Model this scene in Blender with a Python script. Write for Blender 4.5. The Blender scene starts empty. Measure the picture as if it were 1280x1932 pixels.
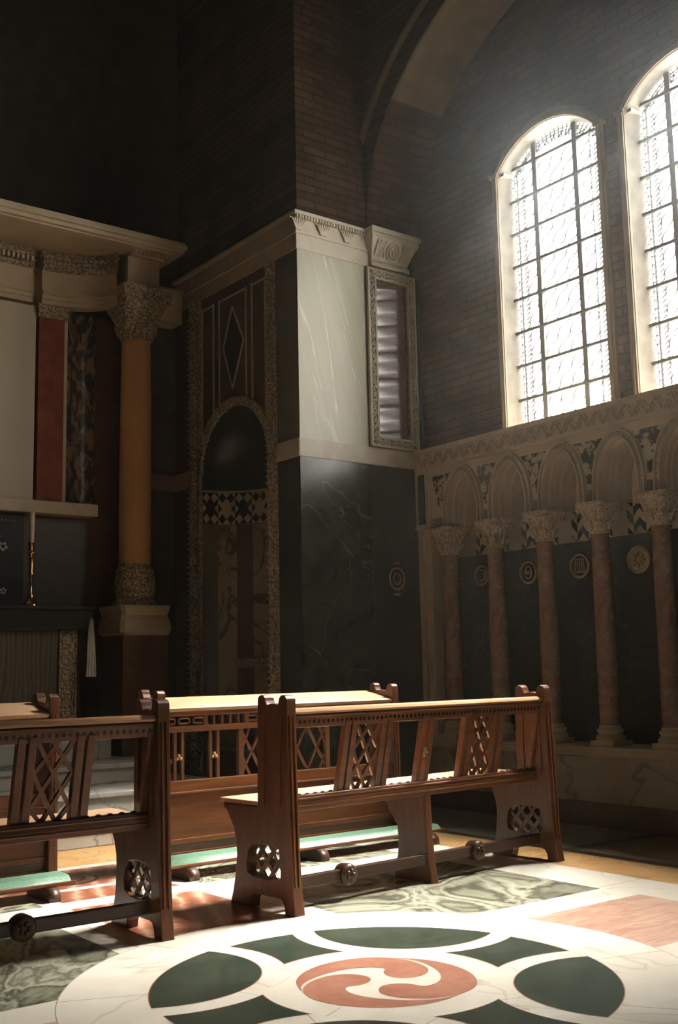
import bpy, bmesh, math, random
from math import sin, cos, pi, radians
from mathutils import Vector, Matrix
from mathutils.geometry import tessellate_polygon

random.seed(7)
S = bpy.context.scene
COL = S.collection

# ------------------------------------------------------------------ camera
F_PX, YAW, PITCH, ROLL = 2081.68, 0.650775614, 0.143659562, -0.0211793038
cam_d = bpy.data.cameras.new('camera')
cam = bpy.data.objects.new('camera', cam_d)
COL.objects.link(cam)
fw = Vector((sin(YAW) * cos(PITCH), cos(YAW) * cos(PITCH), sin(PITCH)))
rt = Vector((cos(YAW), -sin(YAW), 0))
up = rt.cross(fw)
r2 = cos(ROLL) * rt + sin(ROLL) * up
u2 = -sin(ROLL) * rt + cos(ROLL) * up
M = Matrix((r2, u2, -fw)).transposed().to_4x4()
M.translation = (0, 0, 1.05)
cam.matrix_world = M
cam_d.sensor_fit = 'VERTICAL'
cam_d.sensor_height = 36.0
cam_d.lens = 36.0 * F_PX / 1932.0
cam_d.clip_start = 0.05
S.camera = cam

# ------------------------------------------------------------------ world, sun, exposure
w = bpy.data.worlds.new('sky')
S.world = w
w.use_nodes = True
w.node_tree.nodes['Background'].inputs[0].default_value = (0.75, 0.87, 1.0, 1)
w.node_tree.nodes['Background'].inputs[1].default_value = 1.2

PANE_GLOW = 15.0
PANE_CLEAR = 0.75
sun_d = bpy.data.lights.new('sun', 'SUN')
sun_d.energy = 335.0
sun_d.angle = radians(39)
sun_d.color = (1.0, 0.945, 0.86)
sun = bpy.data.objects.new('sun', sun_d)
COL.objects.link(sun)
sun.rotation_euler = Vector((-0.54, 0.01, -1.0)).to_track_quat('-Z', 'Y').to_euler()
sun.location = (12, 6, 12)

HAZE_DENSITY = 0.0036

S.view_settings.view_transform = 'Standard'
S.view_settings.look = 'None'
S.view_settings.gamma = 1.0
S.view_settings.use_curve_mapping = False
S.view_settings.exposure = 0.15
S.cycles.max_bounces = 10
S.cycles.diffuse_bounces = 5
S.cycles.glossy_bounces = 4
S.cycles.transparent_max_bounces = 12
S.cycles.volume_bounces = 1
S.cycles.use_denoising = True
S.cycles.sample_clamp_indirect = 6.0
S.cycles.caustics_reflective = False
S.cycles.caustics_refractive = False

# ------------------------------------------------------------------ materials
def newmat(name):
    m = bpy.data.materials.new(name)
    m.use_nodes = True
    nt = m.node_tree
    return m, nt, nt.nodes['Principled BSDF']

def setp(b, rough=None, spec=None, metal=None):
    if rough is not None: b.inputs['Roughness'].default_value = rough
    if spec is not None: b.inputs['Specular IOR Level'].default_value = spec
    if metal is not None: b.inputs['Metallic'].default_value = metal

def N(nt, typ, **kw):
    n = nt.nodes.new(typ)
    for k, v in kw.items():
        setattr(n, k, v)
    return n

def coords(nt, scale=(1, 1, 1), rot=(0, 0, 0)):
    tc = N(nt, 'ShaderNodeTexCoord')
    mp = N(nt, 'ShaderNodeMapping')
    mp.inputs['Rotation'].default_value = rot
    nt.links.new(tc.outputs['Object'], mp.inputs['Vector'])
    m2 = N(nt, 'ShaderNodeMapping')
    m2.inputs['Scale'].default_value = scale
    nt.links.new(mp.outputs['Vector'], m2.inputs['Vector'])
    return m2.outputs['Vector']

def ramp(nt, fac, stops):
    r = N(nt, 'ShaderNodeValToRGB')
    el = r.color_ramp.elements
    while len(el) < len(stops):
        el.new(0.5)
    for e, (p, c) in zip(el, stops):
        e.position = p
        e.color = (*c, 1)
    nt.links.new(fac, r.inputs['Fac'])
    return r.outputs['Color']

def noise(nt, vec, scale, detail=5, rough=0.55, dist=0.0):
    n = N(nt, 'ShaderNodeTexNoise')
    n.inputs['Scale'].default_value = scale
    n.inputs['Detail'].default_value = detail
    n.inputs['Roughness'].default_value = rough
    n.inputs['Distortion'].default_value = dist
    if vec is not None:
        nt.links.new(vec, n.inputs['Vector'])
    return n.outputs['Fac']

def bump(nt, b, h, strength, dist=0.01):
    bm = N(nt, 'ShaderNodeBump')
    bm.inputs['Strength'].default_value = strength
    bm.inputs['Distance'].default_value = dist
    nt.links.new(h, bm.inputs['Height'])
    nt.links.new(bm.outputs['Normal'], b.inputs['Normal'])

def mixc(nt, fac, a, bcol):
    m = N(nt, 'ShaderNodeMixRGB')
    if isinstance(fac, float): m.inputs[0].default_value = fac
    else: nt.links.new(fac, m.inputs[0])
    for i, c in ((1, a), (2, bcol)):
        if isinstance(c, tuple): m.inputs[i].default_value = (*c, 1)
        else: nt.links.new(c, m.inputs[i])
    return m.outputs[0]

def marble(name, c1, c2, scale=3.0, rough=0.25, vein=None, vscale=1.5, vwidth=0.02, stretch=(1, 1, 1), rot=(0, 0, 0), dist=1.2, mid=(0.35, 0.65), spec=0.5, vlo=0.5):
    m, nt, b = newmat(name)
    v = coords(nt, stretch, rot)
    col = ramp(nt, noise(nt, v, scale, 7, 0.6, dist), [(mid[0], c1), (mid[1], c2)])
    if vein:
        f = noise(nt, v, vscale, 4, 0.5, 1.0)
        s = N(nt, 'ShaderNodeMath', operation='SUBTRACT'); s.inputs[1].default_value = vlo
        nt.links.new(f, s.inputs[0])
        a = N(nt, 'ShaderNodeMath', operation='ABSOLUTE'); nt.links.new(s.outputs[0], a.inputs[0])
        fac = ramp(nt, a.outputs[0], [(0.0, (1, 1, 1)), (vwidth, (0, 0, 0))])
        col = mixc(nt, fac, col, vein)
    nt.links.new(col, b.inputs['Base Color'])
    setp(b, rough, spec)
    return m

def banded(name, stops, wscale, dist, dscale, rough=0.25, rot=(0, 0, 0), stretch=(1, 1, 1), detail=4):
    m, nt, b = newmat(name)
    v = coords(nt, stretch, rot)
    wv = N(nt, 'ShaderNodeTexWave')
    wv.inputs['Scale'].default_value = wscale
    wv.inputs['Distortion'].default_value = dist
    wv.inputs['Detail'].default_value = detail
    wv.inputs['Detail Scale'].default_value = dscale
    wv.inputs['Detail Roughness'].default_value = 0.6
    nt.links.new(v, wv.inputs['Vector'])
    col = ramp(nt, wv.outputs['Fac'], stops)
    nt.links.new(col, b.inputs['Base Color'])
    setp(b, rough, 0.5)
    return m

def carved(name, c1, c2, cell=22.0, strength=0.8, rough=0.6):
    m, nt, b = newmat(name)
    v = coords(nt)
    nd_ = N(nt, 'ShaderNodeTexNoise'); nd_.inputs['Scale'].default_value = cell * 0.5; nd_.inputs['Detail'].default_value = 3
    nt.links.new(v, nd_.inputs['Vector'])
    av = N(nt, 'ShaderNodeMixRGB'); av.blend_type = 'ADD'; av.inputs[0].default_value = 0.9 / cell
    nt.links.new(v, av.inputs[1]); nt.links.new(nd_.outputs['Color'], av.inputs[2])
    vo = N(nt, 'ShaderNodeTexVoronoi', feature='F1')
    vo.inputs['Scale'].default_value = cell
    nt.links.new(av.outputs[0], vo.inputs['Vector'])
    f = ramp(nt, vo.outputs['Distance'], [(0.25, (1, 1, 1)), (0.72, (0, 0, 0))])
    nz = noise(nt, v, 5.0, 4)
    base = ramp(nt, nz, [(0.35, c1), (0.7, tuple(x * 1.12 for x in c1))])
    nt.links.new(mixc(nt, f, c2, base), b.inputs['Base Color'])  # hollows of the carving painted darker, crevice shade put into the colour
    bump(nt, b, f, strength, 0.012)
    setp(b, rough, 0.4)
    return m

def plain(name, c, rough=0.5, spec=0.5, metal=0.0, var=0.25, scale=6.0, bmp=0.0):
    m, nt, b = newmat(name)
    v = coords(nt)
    nz = noise(nt, v, scale, 6, 0.6)
    col = ramp(nt, nz, [(0.3, tuple(x * (1 - var) for x in c)), (0.7, tuple(min(1, x * (1 + var)) for x in c))])
    nt.links.new(col, b.inputs['Base Color'])
    setp(b, rough, spec, metal)
    if bmp: bump(nt, b, nz, bmp, 0.005)
    return m

def bricks(name, axis):
    m, nt, b = newmat(name)
    tc = N(nt, 'ShaderNodeTexCoord')
    sp = N(nt, 'ShaderNodeSeparateXYZ'); nt.links.new(tc.outputs['Object'], sp.inputs[0])
    cb = N(nt, 'ShaderNodeCombineXYZ')
    nt.links.new(sp.outputs['XYZ'.index(axis)], cb.inputs[0]); nt.links.new(sp.outputs[2], cb.inputs[1])
    br = N(nt, 'ShaderNodeTexBrick')
    br.inputs['Scale'].default_value = 1.0
    br.inputs['Brick Width'].default_value = 0.215
    br.inputs['Row Height'].default_value = 0.066
    br.inputs['Mortar Size'].default_value = 0.007
    br.inputs['Mortar Smooth'].default_value = 0.3
    br.inputs['Color1'].default_value = (0.050, 0.032, 0.021, 1)
    br.inputs['Color2'].default_value = (0.095, 0.055, 0.036, 1)
    br.inputs['Mortar'].default_value = (0.030, 0.026, 0.022, 1)
    nz0 = noise(nt, tc.outputs['Object'], 3.0, 4)
    dv = N(nt, 'ShaderNodeMixRGB'); dv.blend_type = 'ADD'; dv.inputs[0].default_value = 0.012
    nt.links.new(cb.outputs[0], dv.inputs[1])
    nzc = N(nt, 'ShaderNodeTexNoise'); nzc.inputs['Scale'].default_value = 9.0
    nt.links.new(tc.outputs['Object'], nzc.inputs['Vector']); nt.links.new(nzc.outputs['Color'], dv.inputs[2])
    nt.links.new(dv.outputs[0], br.inputs['Vector'])
    mx = N(nt, 'ShaderNodeMixRGB'); mx.blend_type = 'MULTIPLY'; mx.inputs[0].default_value = 0.8
    nt.links.new(br.outputs['Color'], mx.inputs[1])
    nt.links.new(ramp(nt, nz0, [(0.3, (0.55, 0.55, 0.55)), (0.7, (1.3, 1.3, 1.3))]), mx.inputs[2])
    nt.links.new(mx.outputs[0], b.inputs['Base Color'])
    inv = N(nt, 'ShaderNodeMath', operation='SUBTRACT'); inv.inputs[0].default_value = 1.0
    nt.links.new(br.outputs['Fac'], inv.inputs[1])
    ad = N(nt, 'ShaderNodeMath', operation='ADD')
    fine = noise(nt, tc.outputs['Object'], 28.0, 5)
    ms = N(nt, 'ShaderNodeMath', operation='MULTIPLY'); ms.inputs[1].default_value = 0.5; nt.links.new(fine, ms.inputs[0])
    nt.links.new(inv.outputs[0], ad.inputs[0]); nt.links.new(ms.outputs[0], ad.inputs[1])
    bump(nt, b, ad.outputs[0], 0.55, 0.015)
    setp(b, 0.9, 0.15)
    return m

def woodmat(name, c1, c2, rough=0.38, axis=0):
    m, nt, b = newmat(name)
    sc = [14.0, 14.0, 14.0]; sc[axis] = 1.2
    v = coords(nt, tuple(sc))
    nz = noise(nt, v, 2.2, 8, 0.65, 0.6)
    col = ramp(nt, nz, [(0.3, c1), (0.68, c2)])
    nt.links.new(col, b.inputs['Base Color'])
    bump(nt, b, nz, 0.18, 0.003)
    setp(b, rough, 0.45)
    return m

BRICK_X = bricks('brick_right', 'Y')
BRICK_Y = bricks('brick_pier', 'X')
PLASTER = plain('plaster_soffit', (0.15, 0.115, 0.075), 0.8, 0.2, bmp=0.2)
DARKVAULT = plain('dark_vault', (0.15, 0.15, 0.115), 0.9, 0.2)
STONE = marble('cream_stone', (0.56, 0.50, 0.40), (0.66, 0.60, 0.49), 4.0, 0.45)
STONE_WARM = marble('warm_stone', (0.54, 0.42, 0.27), (0.64, 0.51, 0.34), 4.0, 0.5)
CARVED = carved('carved_cream', (0.60, 0.53, 0.41), (0.20, 0.155, 0.10), 30, 0.9)
CARVED_WARM = carved('carved_warm', (0.52, 0.41, 0.27), (0.24, 0.18, 0.11), 48, 0.7)
TRIM = marble('trim_stone', (0.30, 0.235, 0.16), (0.38, 0.30, 0.21), 4.0, 0.6)
CARVED_ARC = carved('carved_arcade', (0.52, 0.42, 0.295), (0.30, 0.235, 0.16), 70, 0.5)
STONE_ARC = marble('arcade_stone', (0.48, 0.39, 0.275), (0.56, 0.46, 0.33), 5.0, 0.5)
DADO = marble('dado_marble', (0.27, 0.23, 0.165), (0.37, 0.32, 0.24), 2.2, 0.3, vein=(0.17, 0.145, 0.10), vscale=1.3, vwidth=0.02)
GREY_GREEN = marble('pale_green_marble', (0.40, 0.40, 0.30), (0.52, 0.50, 0.39), 3.2, 0.32, vein=(0.72, 0.67, 0.50), vscale=2.3, vwidth=0.010, stretch=(1.6, 1, 0.14), rot=(0, 0.30, 0), dist=0.5)
DARK_GREEN = marble('dark_green_marble', (0.010, 0.017, 0.011), (0.032, 0.042, 0.027), 4.0, 0.24, vein=(0.10, 0.105, 0.06), vscale=1.4, vwidth=0.006, rot=(0, 0.6, 0))
BLACK_GREEN = marble('black_green_marble', (0.008, 0.011, 0.008), (0.016, 0.020, 0.013), 4.0, 0.32, spec=0.3)
PORPHYRY = marble('porphyry', (0.10, 0.045, 0.055), (0.17, 0.085, 0.095), 30.0, 0.04, spec=0.9)
REDMARB = marble('red_marble', (0.15, 0.033, 0.018), (0.24, 0.062, 0.032), 5.0, 0.55, spec=0.2)
BROWNRED = marble('brown_red_marble', (0.07, 0.032, 0.020), (0.12, 0.055, 0.034), 6.0, 0.3)
YELLOWCOL = marble('yellow_marble', (0.74, 0.37, 0.12), (0.84, 0.48, 0.18), 3.0, 0.13, stretch=(1, 1, 0.4))
COLSHAFT = marble('arcade_shaft_marble', (0.13, 0.070, 0.045), (0.20, 0.115, 0.076), 9.0, 0.25, vein=(0.24, 0.16, 0.11), vscale=5.0, vwidth=0.012)
BRECCIA = marble('breccia', (0.03, 0.032, 0.028), (0.42, 0.35, 0.25), 17.0, 0.3, mid=(0.47, 0.52), dist=0.3)
BRECCIA_DARK = marble('breccia_dark', (0.02, 0.02, 0.015), (0.22, 0.15, 0.085), 9.0, 0.3, mid=(0.48, 0.56), stretch=(2, 2, 0.9), dist=0.6)
WALLDARK = marble('arcade_back_marble', (0.008, 0.009, 0.007), (0.018, 0.018, 0.012), 5.0, 0.45, vein=(0.05, 0.037, 0.022), vscale=3.0, vwidth=0.006, spec=0.15)
GOLD = plain('old_gold', (0.24, 0.175, 0.085), 0.5, 0.5, 0.3, bmp=0.3, scale=40)
INK = plain('black_inlay', (0.014, 0.015, 0.015), 0.25)
PALE_INLAY = plain('pale_inlay', (0.42, 0.36, 0.27), 0.4)
WHITEPANEL = marble('white_panel', (0.56, 0.46, 0.31), (0.68, 0.57, 0.41), 1.6, 0.4, stretch=(1, 1, 0.3))
ALTARFRONT = banded('altar_front_marble', [(0.0, (0.05, 0.047, 0.034)), (0.5, (0.125, 0.112, 0.082)), (1.0, (0.07, 0.063, 0.046))], 3.0, 6.0, 1.2, 0.3, stretch=(1.6, 1, 0.4))
CREAMVEIN = marble('cream_vein', (0.28, 0.20, 0.12), (0.36, 0.27, 0.165), 4, 0.35, vein=(0.06, 0.045, 0.03), vscale=2.4, vwidth=0.03, rot=(0, 0, 0))
NICHEGREY = marble('niche_grey', (0.085, 0.082, 0.058), (0.12, 0.115, 0.08), 4, 0.35)
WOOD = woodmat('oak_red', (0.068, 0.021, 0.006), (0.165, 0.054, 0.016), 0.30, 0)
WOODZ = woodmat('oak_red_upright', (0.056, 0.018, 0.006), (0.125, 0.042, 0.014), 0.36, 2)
WOODTOP = woodmat('oak_sunlit_top', (0.48, 0.285, 0.155), (0.64, 0.42, 0.26), 0.30, 0)  # paler oak for seats and desk tops, sunlight put into the colour
WOODCAP = woodmat('oak_sunlit_rail', (0.33, 0.17, 0.085), (0.45, 0.255, 0.14), 0.22, 0)  # rail top oak lightened, the sun falling on it is in the colour
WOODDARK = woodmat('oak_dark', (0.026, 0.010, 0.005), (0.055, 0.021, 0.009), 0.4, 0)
GOLDWOOD = plain('gilt_wood', (0.40, 0.22, 0.07), 0.4)
CUSHION = plain('green_leather', (0.095, 0.185, 0.120), 0.42, 0.5, bmp=0.15, scale=60)
PIPING = plain('pale_edge', (0.55, 0.50, 0.40), 0.5)
LINEN = plain('white_linen', (0.75, 0.72, 0.64), 0.8, 0.2)
WAX = plain('candle_wax', (0.62, 0.52, 0.33), 0.45, 0.5)
BRASS = plain('brass', (0.75, 0.42, 0.19), 0.18, 0.5, 1.0, var=0.1)
LEAD = plain('lead', (0.030, 0.028, 0.026), 0.7)
SHELL = plain('mother_of_pearl', (0.55, 0.55, 0.45), 0.12, 0.8)
IRON = plain('window_iron', (0.10, 0.10, 0.095), 0.6)
JAMB = plain('window_jamb', (0.66, 0.62, 0.54), 0.6, 0.3, bmp=0.1)
# floor
F_WHITE = marble('floor_white', (0.66, 0.61, 0.51), (0.76, 0.72, 0.63), 2.6, 0.28, vein=(0.52, 0.46, 0.37), vscale=1.3, vwidth=0.010)
F_JOINT = plain('floor_joint', (0.33, 0.27, 0.19), 0.6)
F_GREEN = marble('floor_green', (0.022, 0.036, 0.024), (0.050, 0.066, 0.046), 9.0, 0.26)
F_RED = marble('floor_red_disc', (0.36, 0.145, 0.092), (0.46, 0.215, 0.145), 10.0, 0.28)
F_EDGE = plain('floor_red_edge', (0.30, 0.10, 0.06), 0.4)
F_CIP, nt, b = newmat('floor_cipollino')
_v = coords(nt, (1.5, 0.7, 1), (0, 0, 0.6))
_n = noise(nt, _v, 0.8, 5, 0.5, 2.2)
nt.links.new(ramp(nt, _n, [(0.26, (0.03, 0.036, 0.023)), (0.35, (0.22, 0.22, 0.155)), (0.40, (0.07, 0.076, 0.05)), (0.45, (0.36, 0.35, 0.265)), (0.485, (0.13, 0.135, 0.092)), (0.525, (0.42, 0.405, 0.31)), (0.56, (0.08, 0.086, 0.057)), (0.62, (0.27, 0.265, 0.195)), (0.70, (0.035, 0.042, 0.027))]), b.inputs['Base Color'])
setp(b, 0.26, 0.5)
F_REDV = banded('floor_red_vein', [(0.0, (0.22, 0.075, 0.040)), (0.6, (0.33, 0.125, 0.070)), (0.9, (0.40, 0.19, 0.12)), (1.0, (0.50, 0.32, 0.23))], 7.0, 4.0, 2.0, 0.28, rot=(0, 0, 0.35), stretch=(0.4, 1.6, 1))
F_PINK = marble('floor_pink', (0.40, 0.20, 0.13), (0.62, 0.43, 0.33), 12.0, 0.28, stretch=(0.4, 1.6, 1))
F_YELLOW = marble('floor_yellow', (0.52, 0.29, 0.10), (0.66, 0.42, 0.19), 3.0, 0.28, vein=(0.40, 0.17, 0.06), vscale=2.0, vwidth=0.02)
F_BLACK = plain('floor_black', (0.020, 0.018, 0.014), 0.3)
F_GREY = marble('floor_grey_green', (0.20, 0.195, 0.135), (0.28, 0.27, 0.19), 5.0, 0.3)
F_BROWN = marble('floor_brown', (0.16, 0.095, 0.058), (0.25, 0.165, 0.105), 7.0, 0.3, stretch=(1, 0.35, 1))
F_STEP = marble('step_marble', (0.68, 0.65, 0.57), (0.78, 0.75, 0.66), 3.0, 0.32, vein=(0.36, 0.34, 0.28), vscale=1.6, vwidth=0.01)

# luminous obscure window glass: scatters daylight inwards and lets the sun through
GLASS = bpy.data.materials.new('window_glass'); GLASS.use_nodes = True
nt = GLASS.node_tree; nt.nodes.clear()
out = N(nt, 'ShaderNodeOutputMaterial'); em = N(nt, 'ShaderNodeEmission'); tr = N(nt, 'ShaderNodeBsdfTransparent'); ad = N(nt, 'ShaderNodeAddShader')
em.inputs[0].default_value = (1.0, 0.95, 0.85, 1); em.inputs[1].default_value = PANE_GLOW
tr.inputs[0].default_value = (PANE_CLEAR, PANE_CLEAR, PANE_CLEAR, 1)
nt.links.new(em.outputs[0], ad.inputs[0]); nt.links.new(tr.outputs[0], ad.inputs[1]); nt.links.new(ad.outputs[0], out.inputs[0])

# ------------------------------------------------------------------ mesh helpers
class MB:
    def __init__(self):
        self.v = []; self.f = []; self.m = []; self.s = []
    def face(self, idx, mat=0, smooth=False):
        self.f.append(idx); self.m.append(mat); self.s.append(smooth)
    def poly(self, pts, mat=0, smooth=False):
        b = len(self.v); self.v += [tuple(p) for p in pts]
        self.face(list(range(b, b + len(pts))), mat, smooth)
    def box(self, x0, x1, y0, y1, z0, z1, mat=0):
        b = len(self.v)
        self.v += [(x, y, z) for z in (z0, z1) for y in (y0, y1) for x in (x0, x1)]
        for q in ((0, 2, 3, 1), (4, 5, 7, 6), (0, 1, 5, 4), (2, 6, 7, 3), (0, 4, 6, 2), (1, 3, 7, 5)):
            self.face([b + i for i in q], mat)
        return self
    def obox(self, c, ax, half, mat=0):
        """oriented box: centre, three axes, half sizes"""
        b = len(self.v); c = Vector(c)
        for k in (-1, 1):
            for j in (-1, 1):
                for i in (-1, 1):
                    self.v.append(tuple(c + i * half[0] * Vector(ax[0]) + j * half[1] * Vector(ax[1]) + k * half[2] * Vector(ax[2])))
        for q in ((0, 2, 3, 1), (4, 5, 7, 6), (0, 1, 5, 4), (2, 6, 7, 3), (0, 4, 6, 2), (1, 3, 7, 5)):
            self.face([b + i for i in q], mat)
        return self
    def bar(self, p, q, w, h, upv=(0, 0, 1), mat=0):
        p = Vector(p); q = Vector(q); d = (q - p); L = d.length
        if L < 1e-6: return self
        d.normalize(); s = d.cross(Vector(upv))
        if s.length < 1e-5: s = d.cross(Vector((1, 0, 0)))
        s.normalize(); t = s.cross(d)
        return self.obox((p + q) / 2, (d, s, t), (L / 2, w / 2, h / 2), mat)
    def prism(self, loops, place, a0, a1, mat=0, smooth_sides=False):
        """2D loops (first outer, others holes) swept from a0 to a1; place(u, v, a) -> point"""
        if not isinstance(loops[0][0], (list, tuple)): loops = [loops]
        flat = [p for l in loops for p in l]; n = len(flat)
        tris = tessellate_polygon([[Vector((p[0], p[1], 0)) for p in l] for l in loops])
        b = len(self.v)
        self.v += [tuple(place(p[0], p[1], a0)) for p in flat] + [tuple(place(p[0], p[1], a1)) for p in flat]
        for t in tris:
            self.face([b + t[0], b + t[1], b + t[2]], mat); self.face([b + n + t[2], b + n + t[1], b + n + t[0]], mat)
        o = 0
        for l in loops:
            k = len(l)
            for i in range(k):
                j = (i + 1) % k
                self.face([b + o + i, b + o + j, b + n + o + j, b + n + o + i], mat, smooth_sides)
            o += k
        return self
    def grid(self, rows, mat=0, smooth=True, closed=False):
        b = len(self.v); nr = len(rows); nc = len(rows[0])
        for r in rows: self.v += [tuple(p) for p in r]
        for i in range(nr - 1):
            for j in range(nc if closed else nc - 1):
                k = (j + 1) % nc
                self.face([b + i * nc + j, b + i * nc + k, b + (i + 1) * nc + k, b + (i + 1) * nc + j], mat, smooth)
        return self
    def lathe(self, prof, c, n=32, mat=0, smooth=True, cap=True):
        rows = [[(c[0] + r * cos(2 * pi * i / n), c[1] + r * sin(2 * pi * i / n), c[2] + z) for i in range(n)] for r, z in prof]
        self.grid(rows, mat, smooth, True)
        if cap:
            self.poly(rows[0][::-1], mat); self.poly(rows[-1], mat)
        return self
    def loft(self, prof, c, n=32, mat=0, smooth=True, cap=True):
        """prof: (half size, z, squareness exponent) - circle (2) to square (large)"""
        rows = []
        for r, z, e in prof:
            row = []
            for i in range(n):
                a = 2 * pi * (i + 0.5) / n; ca, sa = cos(a), sin(a)
                k = (abs(ca) ** e + abs(sa) ** e) ** (-1.0 / e)
                row.append((c[0] + r * k * ca, c[1] + r * k * sa, c[2] + z))
            rows.append(row)
        self.grid(rows, mat, smooth, True)
        if cap:
            self.poly(rows[0][::-1], mat); self.poly(rows[-1], mat)
        return self
    def tube(self, pts, r, n=6, mat=0, closed=False, upv=(0, 0, 1)):
        pts = [Vector(p) for p in pts]; k = len(pts); rows = []
        for i, p in enumerate(pts):
            a = pts[(i - 1) % k] if (closed or i > 0) else p
            c = pts[(i + 1) % k] if (closed or i < k - 1) else p
            d = (c - a).normalized()
            s = d.cross(Vector(upv))
            if s.length < 1e-4: s = d.cross(Vector((1, 0, 0)))
            s.normalize(); t = s.cross(d)
            rr = r[i] if isinstance(r, (list, tuple)) else r
            rows.append([p + rr * (cos(2 * pi * j / n) * s + sin(2 * pi * j / n) * t) for j in range(n)])
        if closed: rows.append(rows[0])
        self.grid(rows, mat, True, True)
        if not closed:
            self.poly(rows[0], mat); self.poly(rows[-1][::-1], mat)
        return self
    def sphere(self, c, r, mat=0, nu=12, nv=8, sc=(1, 1, 1)):
        rows = []
        for i in range(nv + 1):
            t = -pi / 2 + pi * i / nv
            rr = max(1e-4, cos(t))
            rows.append([(c[0] + r * sc[0] * rr * cos(2 * pi * j / nu), c[1] + r * sc[1] * rr * sin(2 * pi * j / nu), c[2] + r * sc[2] * sin(t)) for j in range(nu)])
        return self.grid(rows, mat, True, True)
    def build(self, name, mats, parent=None, bevel=0.0, recalc=True):
        if not isinstance(mats, (list, tuple)): mats = [mats]
        me = bpy.data.meshes.new(name)
        me.from_pydata(self.v, [], self.f)
        for m in mats: me.materials.append(m)
        me.polygons.foreach_set('material_index', self.m)
        me.polygons.foreach_set('use_smooth', self.s)
        if recalc:
            bm = bmesh.new(); bm.from_mesh(me)
            bmesh.ops.recalc_face_normals(bm, faces=bm.faces)
            bm.to_mesh(me); bm.free()
        me.update()
        o = bpy.data.objects.new(name, me)
        COL.objects.link(o)
        if parent is not None: o.parent = parent
        if bevel:
            bv = o.modifiers.new('edge', 'BEVEL'); bv.width = bevel; bv.segments = 2
            bv.limit_method = 'ANGLE'; bv.angle_limit = radians(50)
        return o

def tag(o, label, cat, group=None, kind='thing'):
    o['label'] = label; o['category'] = cat
    if group: o['group'] = group
    if kind: o['kind'] = kind
    return o

def thing(name, label, cat, loc=(0, 0, 0), rz=0.0, group=None, kind='thing'):
    o = bpy.data.objects.new(name, None); COL.objects.link(o)
    o.empty_display_size = 0.1
    o.location = loc; o.rotation_euler = (0, 0, rz)
    return tag(o, label, cat, group, kind)

def dup(root, loc, rz=None):
    r = root.copy(); COL.objects.link(r); r.location = loc
    if rz is not None: r.rotation_euler = (0, 0, rz)
    for ch in list(root.children):
        c = ch.copy(); COL.objects.link(c); c.parent = r
        for g in list(ch.children):
            d = g.copy(); COL.objects.link(d); d.parent = c
    return r

PX = lambda u, v, a: (a, u, v)      # (y, z) profile swept along x
PY = lambda u, v, a: (u, a, v)      # (x, z) profile swept along y
PZ = lambda u, v, a: (u, v, a)      # (x, y) profile swept along z

# ================================================================== FLOOR
CX, CY = 2.499, 3.08
def arc(cx, cy, r, a0, a1, n=40):
    return [(cx + r * cos(a0 + (a1 - a0) * i / n), cy + r * sin(a0 + (a1 - a0) * i / n)) for i in range(n + 1)]

fl = MB()
fm = [F_WHITE, F_JOINT, F_GREEN, F_RED, F_EDGE, F_CIP, F_REDV, F_PINK, F_YELLOW, F_BLACK, F_GREY, F_BROWN]
(WH, JO, GR, RD, ED, CI, RV, PK, YE, BK, GY, BR) = range(12)
fl.box(-2.6, 6.6, -2.6, 8.9, -0.25, 0.0, WH)
lev = [0.0]
def lay(pts, mat, k):
    fl.poly([(x, y, 0.0004 * k) for x, y in pts], mat)
def rect(x0, x1, y0, y1, mat, k=1):
    lay([(x0, y0), (x1, y0), (x1, y1), (x0, y1)], mat, k)
def seam(p, q, k, wdt=0.005, mat=None):
    d = Vector((q[0] - p[0], q[1] - p[1])); d.normalize(); n = Vector((-d.y, d.x)) * wdt / 2
    lay([(p[0] + n.x, p[1] + n.y), (p[0] - n.x, p[1] - n.y), (q[0] - n.x, q[1] - n.y), (q[0] + n.x, q[1] + n.y)], JO if mat is None else mat, k)

for by in (3.08, 6.72, -0.56):
    if by == 3.08:
        for sx, sy in ((1, 1), (1, -1), (-1, 1), (-1, -1)):
            xa, xb = sorted((CX + sx * 0.52, CX + sx * 1.775)); ya, yb = sorted((by + sy * 0.54, by + sy * 1.80))
            rect(xa, xb, ya, yb, CI)
        rect(CX - 0.33, CX + 0.33, by + 0.9, by + 1.86, RV)
        rect(CX - 0.33, CX + 0.33, by - 1.86, by - 0.9, RV)
        rect(CX + 0.9, CX + 1.80, by - 0.33, by + 0.33, PK)
        rect(CX - 1.80, CX - 0.9, by - 0.33, by + 0.33, PK)
for yy in (3.64, 2.52):
    seam((CX + 1.78, yy), (4.63, yy), 1); 
seam((CX + 0.42, 3.6), (CX + 0.42, 5.0), 1); seam((CX - 0.42, 3.6), (CX - 0.42, 5.0), 1)
seam((0.72, 4.95), (4.3, 4.95), 1)
# second bay, under the desks
rect(CX + 0.44, CX + 1.775, 5.08, 6.0, CI); rect(CX - 1.775, CX - 0.40, 5.08, 5.20, CI)
rect(CX - 0.30, CX + 0.33, 5.10, 5.36, RV)
rect(1.2, CX + 0.36, 5.42, 5.93, RV); 
for i in range(3):
    c0 = (CX - 0.05 - 0.42 * i, 5.68)
    for rr, kk, mm in ((0.19, 2, BK), (0.165, 3, RV), (0.12, 4, BK), (0.10, 5, RV)):
        lay(arc(c0[0], c0[1], rr, 0, 2 * pi, 36)[:-1], mm, kk)
rect(0.2, 4.63, 6.02, 6.62, YE)
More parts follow.
